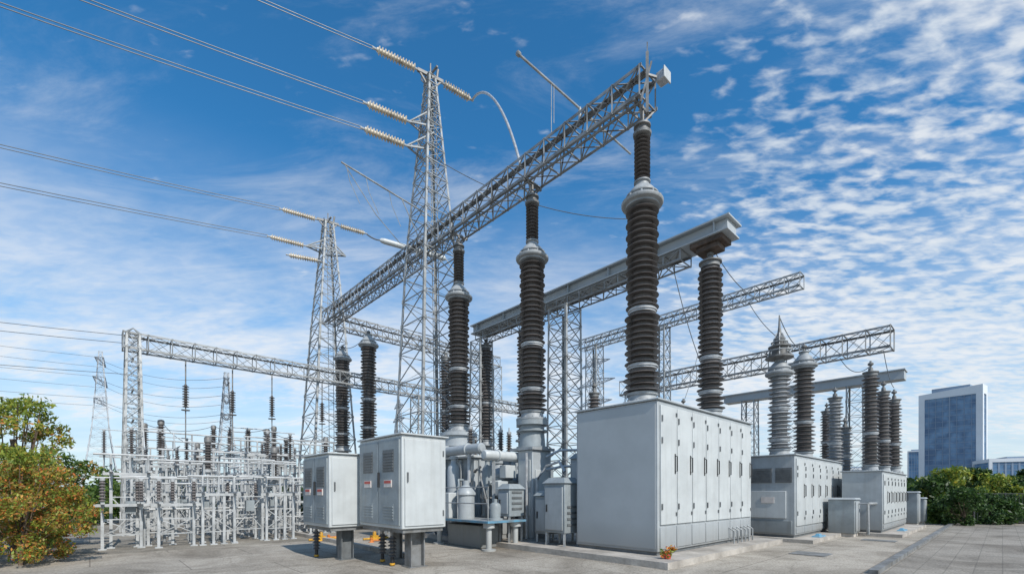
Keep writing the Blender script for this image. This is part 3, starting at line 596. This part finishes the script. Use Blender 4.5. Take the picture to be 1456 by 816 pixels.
mb.lattice(c0,c1,18,.06,.035,X=False); part(o,'underside_truss',mb,M['galvm'])
mb=MB(); mb.box(3.58,4.3,-.5,.5,9.22,9.368); mb.box(3.68,4.2,-.35,.35,9.06,9.22); part(o,'bearing_bracket',mb,M['rust'],bevel=.02)
mb=MB(); mb.cyl(W(3.7,2.0,9.79),W(3.7,2.0,10.2),.02,6); mb.lathe(W(3.7,2,10.18),Z,[(.09,0),(.11,.08),(.04,.16)],12); part(o,'roof_lamp',mb,M['galv'])
for (tt,w0,w1) in ((5.93,.55,.48),(11.3,.5,.4)):
    mb=MB(); c=lambda w,z:[W(3.94+a*w,tt+b*w,z) for a,b in ((-1,-1),(1,-1),(1,1),(-1,1))]
    mb.lattice(c(w0,.15),c(w1,9.02),13,.09,.04,gus=.12); single('lattice_column','square lattice steel column holding up the box girder','column',W(3.94,tt,.15),mb,M['galv'],group='lattice steel columns')
mb=MB(); mb.box(20.9,21.7,-2.7,6.5,7.55,8.0); mb.box(20.8,21.8,-2.75,6.55,8.002,8.06); single('box_girder','pale grey solid steel girder beyond the lattice beam','girder',W(21.3,0,7.6),mb,M['clean'])
for (u,t,zt,w) in ((12.7,6.5,10.6,.35),(12.7,11,10.6,.4),(15.6,1.0,7.9,.42),(15.6,10,7.9,.45),(21.3,-.6,7.55,.4),(21.3,5,7.55,.4),(4,17,7.15,.45),(12.6,20.6,11.3,.5)):
    mb=MB(); c=[[W(u+a*w*k,t+b*w*k,z) for a,b in ((-1,-1),(1,-1),(1,1),(-1,1))] for k,z in ((1.15,0),(1,zt))]
    mb.lattice(c[0],c[1],max(6,int(zt/.8)),.075,.035); single('lattice_column','square lattice steel column supporting a beam','column',W(u,t,0),mb,M['galv'],group='lattice steel columns')
o=root('gantry_column','tapering lattice gantry column with twin peaks','column',W(-9,17,0))
for dt in (-.55,.55):
    mb=MB(); c=[[W(-9+a*w,17+dt*k+b*w*.5,z) for a,b in ((-1,-1),(1,-1),(1,1),(-1,1))] for k,w,z in ((2.0,.34,0),(.6,.22,7.75))]
    mb.lattice(c[0],c[1],14,.065,.03)
    top=sum(c[1],V())/4
    for q in c[1]: mb.bar(q,top+Z*.2,.035)
    part(o,'lattice_leg',mb,M['galv'])
for k in range(6):
    z=.8+k*1.2; s=1.1-.75*z/7.9; mb=MB(); mb.bar(W(-9,17-s,z),W(-9,17+s,z),.05); part(o,'tie_bar',mb,M['galv'])
for u in (-7.3,-5.6,-4.0,-1.7):
    p0=W(u,17,7.1); o=root('hanging_insulator','slim dark insulator string hanging from the gantry beam','insulator',p0,'hanging insulator strings')
    s=MB(); sheds(s,p0-Z*1.95,Z,0,.95,.05,.13,.1,12); part(o,'disc_stack',s,M['porc'])
    s=MB(); s.cyl(p0-Z*1.0,p0,.025,6); part(o,'suspension_rod',s,M['galvd'])
    s=MB(); s.cyl(p0-Z*3.6,p0-Z*1.95,.022,6); s.lathe(p0-Z*2.1,Z,[(.03,0),(.16,.02),(.16,.05),(.03,.07)],10); part(o,'drop_rod',s,M['galvd'])
# ---------------------------------------------------------------- low switchyard
def stand_parts(h,kind,box,s_h):
    L=[]
    mb=MB()
    for x in (-.42,-.14,.14,.42) if kind else (-.42,.42):
        mb.lbox(x-.035,x+.035,-.035,.035,0,h); mb.lbox(x-.09,x+.09,-.09,.09,0,.03)
    mb.bar(B*-.42+Z*.4,B*.42+Z*h*.7,.025); mb.bar(B*.42+Z*.4,B*-.42+Z*h*.7,.025); mb.bar(B*.42+Z*h*.7,B*-.42+Z*h*.7,.03); mb.bar(B*.42+Z*.4,B*-.42+Z*.4,.03)
    L.append(('support_frame',mb.mesh('support_frame'),'galvl'))
    mb=MB(); mb.lbox(-.6,.6,-.05,.05,h,h+.08); mb.lbox(-.46,-.38,-.6,.6,h+.08,h+.13); mb.lbox(.38,.46,-.6,.6,h+.08,h+.13); L.append(('cross_beam',mb.mesh('cross_beam'),'galvl'))
    if s_h:
        pts=[(-.42,.3),(.42,-.3)] if kind else [(-.42,0),(.42,0)]
        for x,y in pts:
            s=MB(); b=B*x+A*y+Z*(h+.13)
            sheds(s,b,Z,.02,s_h,.04,.08+.03*(s_h>.7),.085,12); L.append(('disc_stack',s.mesh('disc_stack'),'porcs'))
        c=MB()
        for x,y in pts:
            b=B*x+A*y+Z*(h+.13+s_h); c.lathe(b,Z,[(.06,0),(.07,.08),(.03,.1)],10)
        zz=h+.13+s_h+.09
        if kind:
            for x,y in pts: c.cyl(B*x+A*(y-.8)+Z*zz,B*x+A*(y+.8)+Z*zz,.02,8); c.cyl(B*x+A*(y+.5)+Z*zz,B*x+A*(y+.9)+Z*(zz+.6),.02,6)
        else: c.cyl(B*-.6+Z*zz,B*.6+Z*zz,.02,8)
        L.append(('contact_arm',c.mesh('contact_arm'),'galvl'))
    else:
        c=MB()
        for x in (-.42,0,.42): c.cyl(B*x+Z*(h+.08),B*x+Z*(h+.6),.03,8)
        c.cyl(B*-.8+Z*(h+.6),B*.8+Z*(h+.6),.03,8); c.cyl(B*-.42-A*.8+Z*(h+.3),B*-.42+A*.8+Z*(h+.3),.025,8); L.append(('bus_rail',c.mesh('bus_rail'),'galvl'))
    if box: c=MB(); c.lbox(-.12,.12,-.25,-.036,1.0,1.35); L.append(('drive_box',c.mesh('drive_box'),'paint3'))
    return L
K=[stand_parts(2.5,True,False,.5),stand_parts(2.1,False,True,0),stand_parts(2.8,False,False,1.0),stand_parts(3.0,True,True,0),stand_parts(1.5,True,False,0),stand_parts(1.2,False,False,.6),stand_parts(3.4,False,False,1.2),stand_parts(2.6,True,False,0)]
rr=random.Random(11)
for t in (10.6,11.5,12.5,13.5,14.4,15.6,18.4,19.6,21.2,22.8,25):
    for u in (-9.6,-8.6,-7.5,-6.4,-5.4,-4.4,-3.4,-2.5):
        if t<12 and u>-5: continue
        if t>12 and u<-9: continue
        if rr.random()<.08: continue
        u2=u+rr.uniform(-.35,.35)-max(0,t-13)*.05; t2=t+rr.uniform(-.3,.3)
        k=rr.choice([0,1,2,3,4,6,7,7,3,1]) if t>13 else rr.choice([1,4,4,5])
        o=root('disconnector_stand','galvanised steel stand carrying insulators or bus rails','switchgear',W(u2,t2,0),'low switchyard stands')
        for nm,me,mt in K[k]: part(o,nm,me,M[mt])
for u0,u1,t,z,r in ((-9.2,-5.2,11.1,1.1,.03),(-8.6,-3.4,12.4,1.9,.03),(-9,-4.6,13.2,2.7,.035),(-7,-1.4,14.1,1.6,.03),(-8.4,-2.2,15,3.2,.035),(-9,-1.4,16.2,2.0,.03),(-9,-5,17.6,4.1,.03),(-6.6,-1.4,19.5,3.6,.035),(-9,-2.4,21.5,3.0,.03),(-9,-1.4,23.5,4.3,.035),(-5.4,-1.4,15.9,4.0,.03),(-8,-3,12.0,.7,.025)):
    mb=MB(); mb.cyl(W(u0,t,z),W(u1,t,z),r,8); n=max(2,int((u1-u0)/1.9))
    for k in range(n+1): u=u0+.15+(u1-u0-.3)*k/n; mb.bar(W(u,t,0),W(u,t,z),.045)
    single('bus_pipe','horizontal steel bus pipe on slim steel posts','pipe',W(-5,t,z),mb,M['galvl'],group='bus pipes of the low switchyard')
for (u,t,h) in ((-6.5,19.8,3.9),(-3.0,12.4,3.2),(-1.9,16,4.2),(-2.2,21,4.6),(-4.4,16.3,4.4),(-7.9,19.4,4.8),(-8.3,22,4.9),(-5.3,23,5.2),(-6.9,14.6,3.7),(-3.4,18.9,4.9),(-5.0,13.0,3.3)):
    p0=W(u,t,0); o=root('instrument_transformer','slim post with a dark insulator and rounded head','transformer',p0,'instrument transformers')
    s=MB(); s.cyl(p0,p0+Z*(h-1.3),.07,10); s.lathe(p0+Z*(h-1.32),Z,[(.15,0),(.15,.12)],12); part(o,'post',s,M['galvl'])
    s=MB(); sheds(s,p0,Z,h-1.2,h-.2,.09,.17,.1,16); part(o,'disc_stack',s,M['porc'])
    s=MB(); s.lathe(p0+Z*(h-.2),Z,[(.1,0),(.13,.03),(.13,.2),(.1,.24),(.04,.26)],16); part(o,'head',s,M['galvd'])
for (u,t,z,u2,t2,z2) in ((-7.9,19.4,4.8,-6.5,19.8,3.9),(-5.3,23,5.2,-3.4,18.9,4.9),(-6.9,14.6,3.7,-5,13,3.3),(-4.4,16.3,4.4,-1.9,16,4.2),(-8.3,22,4.9,-5.3,23,5.2)):
    p,q=W(u,t,z),W(u2,t2,z2); mb=MB(); mb.tube([p.lerp(q,f/8)-Z*(.3*4*f/8*(1-f/8)) for f in range(9)],.014,5)
    single('power_line','thin slack conductor between switchyard posts','cable',p,mb,M['wire'],group='slack connecting conductors')
for (u,t) in ((-4.6,9.2),(-3.2,8.2)):
    mb=MB(); p0=W(u,t,0); mb.box(u-.12,u+.12,t-.1,t+.1,.0,.16); mb.lathe(p0+Z*.16,Z,[(.06,0),(.06,.1),(.03,.14)],12); mb.cyl(W(u-.4,t,.06),W(u+.5,t,.06),.035,8)
    single('valve_unit','small yellow valve unit on the ground','valve',p0,mb,M['yellow'],group='yellow valve units')
def PX(px,Y): return V(((px-728)/647*Y,Y,0))
o=root('mesh_fence','dark picket fence in front of trees','fence',PX(1385,23)); p0,p1=PX(1385,23),PX(1560,23.5); L_=(p1-p0).length
mb=MB()
for k in range(5): q=p0.lerp(p1,k/4); mb.bar(q,q+Z*1.6,.05)
for z in (.1,1.55): mb.bar(p0+Z*z,p1+Z*z,.03)
part(o,'post_and_rail',mb,M['fence'])
mb=MB()
for k in range(36): q=p0.lerp(p1,k/36); mb.bar(q+Z*.1,q+Z*1.55,.012)
part(o,'pickets',mb,M['fence'])
# ---------------------------------------------------------------- far right bushings
def stub(u,t,h,label,r=.3):
    mb=MB(); mb.box(u-r,u+r,t-r,t+r,0,h); single('steel_support_post',label,'post',W(u,t,0),mb,M['galv'],group='steel posts carrying bushings')
bushing(W(7.9,-.75,2.86),2.9,.42,segs=(.12,.55),n=28,cap=True,material='porcg',rodH=.2,label='pale grey ribbed bushing with tiered crown on the cabinet',group='pale grey bushings')
p0=W(7.9,-.75,6.35); o=root('terminal_crown','tiered steel terminal crown on top of a grey bushing','fitting',p0)
mb=MB(); mb.lathe(p0,Z,[(.25,0),(.45,.05),(.45,.10),(.25,.16),(.25,.4),(.36,.44),(.36,.48),(.15,.55),(.2,.75),(.08,.85),(.04,1.2),(.02,1.6)],24); part(o,'ring_stack',mb,M['galvd'])
mb=MB()
for a in range(6):
    an=a*math.pi/3; q=V((math.cos(an),math.sin(an),0)); mb.bar(p0+q*.43+Z*.08,p0+q*.1+Z*.95,.03)
for zz,rr_ in ((.3,.42),(.62,.26)):
    for a in range(12):
        a1=a*math.pi/6; a2=a1+math.pi/6; mb.bar(p0+V((math.cos(a1),math.sin(a1),0))*rr_+Z*zz,p0+V((math.cos(a2),math.sin(a2),0))*rr_+Z*zz,.03)
part(o,'stay_cage',mb,M['galv'])
bushing(W(9.9,-1.0,2.86),3.5,.39,segs=(.35,),n=28,cap=True,rodH=.3,label='dark ribbed bushing with grey cap on grey cabinet')
for u,t,h,r in ((13.0,-2.55,3.9,.33),(14.5,-2.75,3.3,.30),(15.7,-2.95,3.1,.30)):
    bushing(W(u,t,2.43),h,r,segs=(.35,),n=24,cap=False,rodH=.3,label='dark ribbed bushing on the low pale cabinet')
for u,t,h,r,m,b in ((13.7,-1.2,3.4,.34,'porcg',2.2),(15.0,-1.3,2.2,.34,'porcg',2.2),(6.0,6,3.0,.3,'porc',2.8),(8,5,2.8,.3,'porc',2.6),(10.2,4.0,2.8,.3,'porc',2.6),(8.8,2.2,2.6,.28,'porc',2.6),(20,.5,3.0,.35,'porc',3.0),(22.5,-1.0,3.0,.35,'porc',3.0)):
    bushing(W(u,t,b),h,r,segs=(.4,),n=20,cap=False,material=m,rodH=.3,label='ribbed bushing on a steel post among the far equipment'); stub(u,t,b,'square steel post carrying a bushing')
# ---------------------------------------------------------------- wires
def wire(p,q,sag,r,label,n=28,pair=0.,group='overhead power lines',m='wire'):
    pts=[]
    for k in range(n+1):
        f=k/n; w=p.lerp(q,f); pts.append(w-Z*(4*sag*f*(1-f)))
    mb=MB()
    if pair:
        off=Z*(pair/2); mb.tube([x+off for x in pts],r,5); mb.tube([x-off for x in pts],r,5)
    else: mb.tube(pts,r,6)
    return single('power_line',label,'cable',p,mb,M[m],group=group)
for z,a in ((18.65,.55),(16.4,.9),(15.4,1.0)):
    s=T1-LD*a+Z*z; e=s-LD*1.75-Z*.02
    string_ins(s,e,.155,'cream ribbed insulator string pulling a line to the tall pylon')
    wire(e,e-LD*62+Z*(1.5),1.6,.014,'close twin overhead conductors strung from the tall pylon',pair=.11)
s=T1+LD*.5+Z*18.6; e=s+LD*1.4-Z*.1; string_ins(s,e,.155,'cream ribbed insulator string pulling a line to the tall pylon')
J=W(0,4.4,BZ1)
c1=e.lerp(J,.33)+Z*1.6; c2=e.lerp(J,.75)+Z*1.5
pts=[]
for k in range(25):
    f=k/24; pts.append(e*(1-f)**3+c1*3*f*(1-f)**2+c2*3*f*f*(1-f)+J*f**3)
mb=MB(); mb.tube(pts,.045,8); single('jumper_cable','thick pale curved jumper conductor dropping to the beam','cable',e,mb,M['alu'])
wire(T1+Z*15.4,W(6,3,12.3),.8,.014,'thin slack conductor from the pylon')
for z,a in ((17.4,.6),(15.7,1.2)):
    s=T2-LD*a+Z*z; e=s-LD*1.9; string_ins(s,e,.165,'cream ribbed insulator string pulling a line to the farther pylon')
    wire(e,e-LD*75+Z*1.5,2.0,.018,'close twin overhead conductors strung from the farther pylon',pair=.14)
s=T2-LD*.55-A*.3+Z*14.9; e=s-LD*1.7-Z*.1; string_ins(s,e,.155,'cream ribbed insulator string pulling a line to the farther pylon')
mb=MB(); mb.bar(T2+Z*14.9,s,.08); single('string_bracket','small steel bracket holding an insulator string','bracket',s,mb,M['galv'])
s=T2+LD*.6+Z*17.4; e=s+LD*1.6; string_ins(s,e,.165,'cream ribbed insulator string pulling a line to the farther pylon')
wire(e,T2+LD*3.1+Z*17.25,.1,.04,'short conductor linking insulator string to bus tube',n=6)
mb=MB(); p0=T2+LD*3.1+Z*17.25; mb.lathe(p0,LD,[(.03,-.1),(.13,0),(.17,.2),(.17,4.2),(.08,4.3)],14); mb.cyl(p0+LD*4.3,p0+LD*5.2-Z*.9,.03,6)
single('bus_tube','thick pale aluminium bus tube hanging beside the pylon','pipe',p0,mb,M['paint2'])
for (p,q,s) in ((W(3.94,.2,9.8),W(12.7,1,10.6),.8),(W(12.7,2,10.6),W(9.9,-1,7.2),.5),(W(15.6,-1,7.9),W(13,-2.5,6.7),.4),(W(12.7,4,10.6),W(10.2,4,5.8),.3),(W(0,15.4,9.6),W(0,18.6,9.6),.3),(W(-5.6,17,3.7),W(-7.3,17,3.7),.3),(W(-5.6,17,3.7),W(-4,17,3.7),.3),(W(-1.7,17,3.7),W(-4,17,3.7),.3),(W(15.6,-2.6,7.9),W(15.7,-2.95,6.2),.3),(W(7.9,-.75,7.9),W(9.9,-1,7.1),.3),(W(4.4,1.5,9.4),W(6.2,1.2,6.0),.3)):
    wire(p,q,s,.015,'thin slack conductor between pieces of equipment',n=14,group='slack connecting conductors')
# ---------------------------------------------------------------- far pylons
FP=[]
for px,Y,yt in ((143,60,500),(322,48,530),(846,60,503),(567,75,568),(40,120,600)):
    zt=1.6+(700-yt)*Y/647; c=PX(px,Y); side=LD.cross(Z); k=zt/18
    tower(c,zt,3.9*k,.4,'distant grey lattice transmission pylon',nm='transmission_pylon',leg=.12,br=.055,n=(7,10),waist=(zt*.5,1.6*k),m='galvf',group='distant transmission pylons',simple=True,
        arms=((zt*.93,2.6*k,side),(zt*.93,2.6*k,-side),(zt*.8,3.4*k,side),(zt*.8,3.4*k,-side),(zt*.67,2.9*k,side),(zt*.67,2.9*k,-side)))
    FP.append((c,zt,k,side))
c,zt,k,side=FP[0]
for f,l in ((.93,2.6),(.8,3.4),(.67,2.9)):
    for sgn in (-1,1):
        p0=c+side*sgn*l*k+Z*zt*f
        wire(p0,p0-LD*60-A*10+Z*3,1.5,.022,'distant thin overhead conductor',group='distant overhead lines',n=16)
        c2_,zt2,k2,_=FP[1]; wire(p0,c2_+side*sgn*l*k2+Z*zt2*f,1.2,.02,'distant thin overhead conductor',group='distant overhead lines',n=16)
for z in (7.7,7.4,6.2):
    p0=W(-9.2,17,z); wire(p0,p0-B*30+A*8+Z*2.0,.8,.011,'thin conductor leaving the low gantry',group='distant overhead lines',n=16)
# ---------------------------------------------------------------- buildings
def building(c,wx,wy,h,rot,label,nb,nf,frame='bwhite',top=3.,e=.11,mw=.10,slant=0.):
    ax=V((math.cos(rot),math.sin(rot),0)); ay=V((-math.sin(rot),math.cos(rot),0)); c=V(c)
    o=root('office_building',label,'building',c)
    def bx(mb,x0,x1,y0,y1,z0,z1,sl=0):
        q=[(x0,y0),(x1,y0),(x1,y1),(x0,y1)]; mb.poly8([c+ax*x+ay*y+Z*z0 for x,y in q]+[c+ax*x+ay*y+Z*(z1+sl*(x+wx/2)/wx) for x,y in q])
    mb=MB(); bx(mb,-wx/2+.6,wx/2-.6,-wy/2+.6,wy/2-.6,0,h-top); part(o,'curtain_wall',mb,M['glass'])
    mb=MB(); ee=wx*e
    for sx in (-1,1):
        for sy in (-1,1):
            x0,x1=sorted((sx*wx/2,sx*(wx/2-ee))); y0,y1=sorted((sy*wy/2,sy*(wy/2-ee))); bx(mb,x0,x1,y0,y1,0,h-top)
    bx(mb,-wx/2,wx/2,-wy/2,wy/2,h-top,h,slant); part(o,'wall',mb,M[frame])
    mb=MB()
    for k in range(nf):
        z=(k+.5)/nf*(h-top); bx(mb,-wx/2+.5,wx/2-.5,-wy/2+.5,wy/2-.5,z,z+.3)
    part(o,'floor_band',mb,M['bgrey'])
    mb=MB()
    for k in range(nb):
        x=-wx/2+(k+.5)/nb*wx; w=.3 if (k==nb//2 and top>3) else mw
        bx(mb,x-w,x+w,-wy/2+.4,wy/2-.4,0,h-top)
    part(o,'mullion',mb,M['bgrey'])
    mb=MB(); bx(mb,-wx*.3,wx*.3,-wy*.3,wy*.3,h+slant*.2,h+slant+1.2); part(o,'roof_plant_room',mb,M['bgrey'])
building((291,301,0),31,12,67.5,rad(-56),'tall slim blue glass office tower with white frame edges',9,18,top=3.4,e=.10,mw=.12,slant=2.2)
building((300,262,0),44,26,21,rad(-30),'long low pale office block with dark windows',16,6,top=2,e=.03,mw=.4)
cb=PX(1303,400); building((cb.x,400,0),12,14,38,rad(-40),'narrow blue glass office block',7,12,top=1,e=.03)
cb=PX(1222,420); building((cb.x,420,0),50,20,24,rad(-20),'low distant grey apartment block',14,7,top=2,e=.03,mw=.4)
cb=PX(1425,330); building((cb.x,330,0),22,16,17,rad(-45),'low grey office block beside the tower',9,5,top=1,e=.04,mw=.3)
# ---------------------------------------------------------------- vegetation
tree((-12.5,11.4,0),4.2,3.2,8000,.055,'leafy','airy leafy shrub with yellow green leaves',11,nm='shrub',cat='shrub',base=.10,clumps=85,extra=2000,flowers=700,cr=(.045,.10),twig=35,hollow=.6)
tree((-10.8,10.0,0),2.7,2.7,9500,.042,'leafy','loose shrub of yellow and orange leaves',12,nm='shrub',cat='shrub',base=.04,clumps=100,extra=6500,flowers=2600,cr=(.05,.11),twig=35,hollow=.6)
tree((-13.6,13.2,0),3.0,3.0,4500,.065,'leaf','green shrub beside the yellow one',13,nm='shrub',cat='shrub',base=.05,clumps=50,extra=800,cr=(.05,.12),twig=30)
tree((-20.8,23,0),2.7,3.4,3500,.11,'leaf','round green tree behind shrubs',14,base=.05)
rs=random.Random(3)
for k in range(17):
    Y=rs.uniform(25.5,32); px=1318+k*11.5+rs.uniform(-6,6); c=PX(px,Y)
    h=rs.choice([1.7,2.1,2.5,3.0])+rs.uniform(-.2,.2)+(.35 if k>9 else 0)
    tree(c,h,rs.uniform(2.2,3.8),3000,.12,('leafd','leaf','leafd','leafy')[k%4],'leafy green tree along the boundary fence',30+k,group='trees along the fence',base=.04,clumps=40,cr=(.08,.16))
for k in range(8):
    Y=rs.uniform(22,24.5); px=1335+k*18; c=PX(px,Y)
    tree(c,rs.uniform(.9,2.0),rs.uniform(1.6,2.6),2200,.085,'leafd' if k%3 else 'leaf','low green bush in front of the boundary trees',130+k,nm='bush',cat='bush',group='bushes by the fence',base=.03,clumps=35)
for k in range(14):
    Y=rs.uniform(70,95); c=PX(60+k*48+rs.uniform(-10,10),Y); tree(c,rs.uniform(2.5,4.2),rs.uniform(6,9),1500,.35,'leafd','distant dark green tree',60+k,group='distant trees',base=.1,clumps=30)
for k in range(12):
    Y=rs.uniform(75,110); c=PX(760+k*48+rs.uniform(-10,10),Y); tree(c,rs.uniform(3,5),rs.uniform(8,11),1500,.38,'leafd','distant dark green tree',90+k,group='distant trees',base=.1,clumps=30)
for k in range(9):
    c=W(-8.5+k*1.15,28+rs.uniform(-.8,.8),0); tree(c,rs.uniform(1.3,1.9),rs.uniform(2.0,2.8),1400,.11,'leafd','low dark hedge shrub behind the switchyard',160+k,nm='bush',cat='bush',group='hedge behind the switchyard',base=.03,clumps=25)
# ---------------------------------------------------------------- sky
SV=V((.60*.74,-.80*.74,.67)).normalized()
el=math.asin(SV.z); az=math.atan2(SV.x,SV.y)
w=bpy.data.worlds.new('World'); sc.world=w; w.use_nodes=True; nt=w.node_tree; N=nt.nodes; L=nt.links
bg=N['Background']; sky=N.new('ShaderNodeTexSky'); sky.sky_type='NISHITA'; sky.sun_disc=False; sky.sun_elevation=el; sky.sun_rotation=az
sky.air_density=1.0; sky.dust_density=.4; sky.ozone_density=2.5
bg.inputs[1].default_value=.12
tc=N.new('ShaderNodeTexCoord'); sp=N.new('ShaderNodeSeparateXYZ'); L.new(tc.outputs['Generated'],sp.inputs[0])
def mth(op,a,b=None,c=None,cl=False):
    n=N.new('ShaderNodeMath'); n.operation=op; n.use_clamp=cl
    for i,x in enumerate((a,b,c)):
        if x is None: continue
        if isinstance(x,(int,float)): n.inputs[i].default_value=x
        else: L.new(x,n.inputs[i])
    return n.outputs[0]
zc=mth('MAXIMUM',sp.outputs[2],0.0); den=mth('ADD',zc,.16)
gx=mth('DIVIDE',sp.outputs[0],den); gy=mth('DIVIDE',sp.outputs[1],den)
cb=N.new('ShaderNodeCombineXYZ'); L.new(gx,cb.inputs[0]); L.new(gy,cb.inputs[1])
def noise(vec,scale,detail,rough,rot=0,sc3=(1,1,1),dist=0,loc=(0,0,0)):
    mp=N.new('ShaderNodeMapping'); mp.inputs['Rotation'].default_value=(0,0,rot); mp.inputs['Scale'].default_value=sc3; mp.inputs['Location'].default_value=loc; L.new(vec,mp.inputs[0])
    n=N.new('ShaderNodeTexNoise'); n.inputs['Scale'].default_value=scale; n.inputs['Detail'].default_value=detail; n.inputs['Roughness'].default_value=rough; n.inputs['Distortion'].default_value=dist
    L.new(mp.outputs[0],n.inputs['Vector']); return n.outputs[0]
def smooth(x,a,b,lo=0,hi=1):
    n=N.new('ShaderNodeMapRange'); n.interpolation_type='SMOOTHSTEP'; n.inputs[1].default_value=a; n.inputs[2].default_value=b; n.inputs[3].default_value=lo; n.inputs[4].default_value=hi; L.new(x,n.inputs[0]); return n.outputs[0]
big=noise(cb.outputs[0],1.3,2,.5,loc=(3.1,1.7,0))
puff=noise(cb.outputs[0],14,4,.5,rot=.75,sc3=(1,2.1,1),dist=.2)
mid=noise(cb.outputs[0],3.2,4,.55,rot=.75,sc3=(1,2.3,1),dist=.3,loc=(2,7,0))
wisp=noise(cb.outputs[0],1.5,8,.66,rot=-.45,sc3=(1,2.8,1),dist=.6,loc=(5,2,0))
right=smooth(mth('SUBTRACT',gx,mth('MULTIPLY',gy,.12)),-.05,.75)
amt=mth('ADD',mth('MULTIPLY',right,.46),mth('ADD',mth('MULTIPLY',big,.4),mth('MULTIPLY',mid,.66)))
pv=mth('ADD',mth('MULTIPLY',puff,1.3),mth('SUBTRACT',amt,1.17))
pm=smooth(pv,.22,.74)
wm=smooth(mth('ADD',wisp,mth('MULTIPLY',big,.25)),.56,.92,0,.5)
cl=mth('SUBTRACT',1.0,mth('MULTIPLY',mth('SUBTRACT',1.0,mth('MULTIPLY',pm,.94)),mth('SUBTRACT',1.0,wm)))
lowm=smooth(mth('ADD',sp.outputs[2],mth('MULTIPLY',right,.06)),.58,.20)
lown=noise(cb.outputs[0],1.7,8,.6,rot=.2,sc3=(1,1.8,1),loc=(1,4,0),dist=.3)
lv=mth('MULTIPLY',mth('MULTIPLY',lowm,smooth(lown,.30,.62,.48,1.0)),smooth(puff,.34,.64,.80,1.0))
cl2=mth('SUBTRACT',1.0,mth('MULTIPLY',mth('SUBTRACT',1.0,cl),mth('SUBTRACT',1.0,mth('MULTIPLY',lv,.95))))
hz=smooth(sp.outputs[2],.46,.02)
cl3=mth('MAXIMUM',cl2,mth('MULTIPLY',hz,.88),cl=True)
tint=N.new('ShaderNodeMixRGB'); tint.blend_type='MULTIPLY'; tint.inputs[0].default_value=1; tint.inputs[2].default_value=(.36,1.12,1.46,1); L.new(sky.outputs[0],tint.inputs[1])
cc=N.new('ShaderNodeValToRGB'); cc.color_ramp.elements[0].color=(5.7,6.4,7.1,1); cc.color_ramp.elements[1].color=(7.2,7.4,7.6,1); cc.color_ramp.elements[0].position=.3; cc.color_ramp.elements[1].position=.60
L.new(lown,cc.inputs[0])
mx=N.new('ShaderNodeMixRGB'); L.new(mth('MULTIPLY',cl3,.94),mx.inputs[0]); L.new(tint.outputs[0],mx.inputs[1]); L.new(cc.outputs[0],mx.inputs[2])
L.new(mx.outputs[0],bg.inputs[0])
w.cycles.sampling_method='MANUAL'; w.cycles.sample_map_resolution=512
sl=bpy.data.lights.new('sun','SUN'); sl.energy=4.2; sl.angle=rad(.5); sl.color=(1,.95,.88); so=bpy.data.objects.new('sun',sl); COL.objects.link(so); so.location=(20,-20,40)
so.rotation_euler=SV.to_track_quat('Z','Y').to_euler()
# ---------------------------------------------------------------- camera
cd=bpy.data.cameras.new('camera'); cd.lens=16; cd.sensor_width=36; cd.shift_y=.2005; cd.clip_end=6000; cd.clip_start=.1
co=bpy.data.objects.new('camera',cd); COL.objects.link(co); co.location=(0,0,1.6); co.rotation_euler=(rad(90),0,0); sc.camera=co
sc.view_settings.view_transform='Standard'; sc.view_settings.look='None'; sc.view_settings.exposure=0
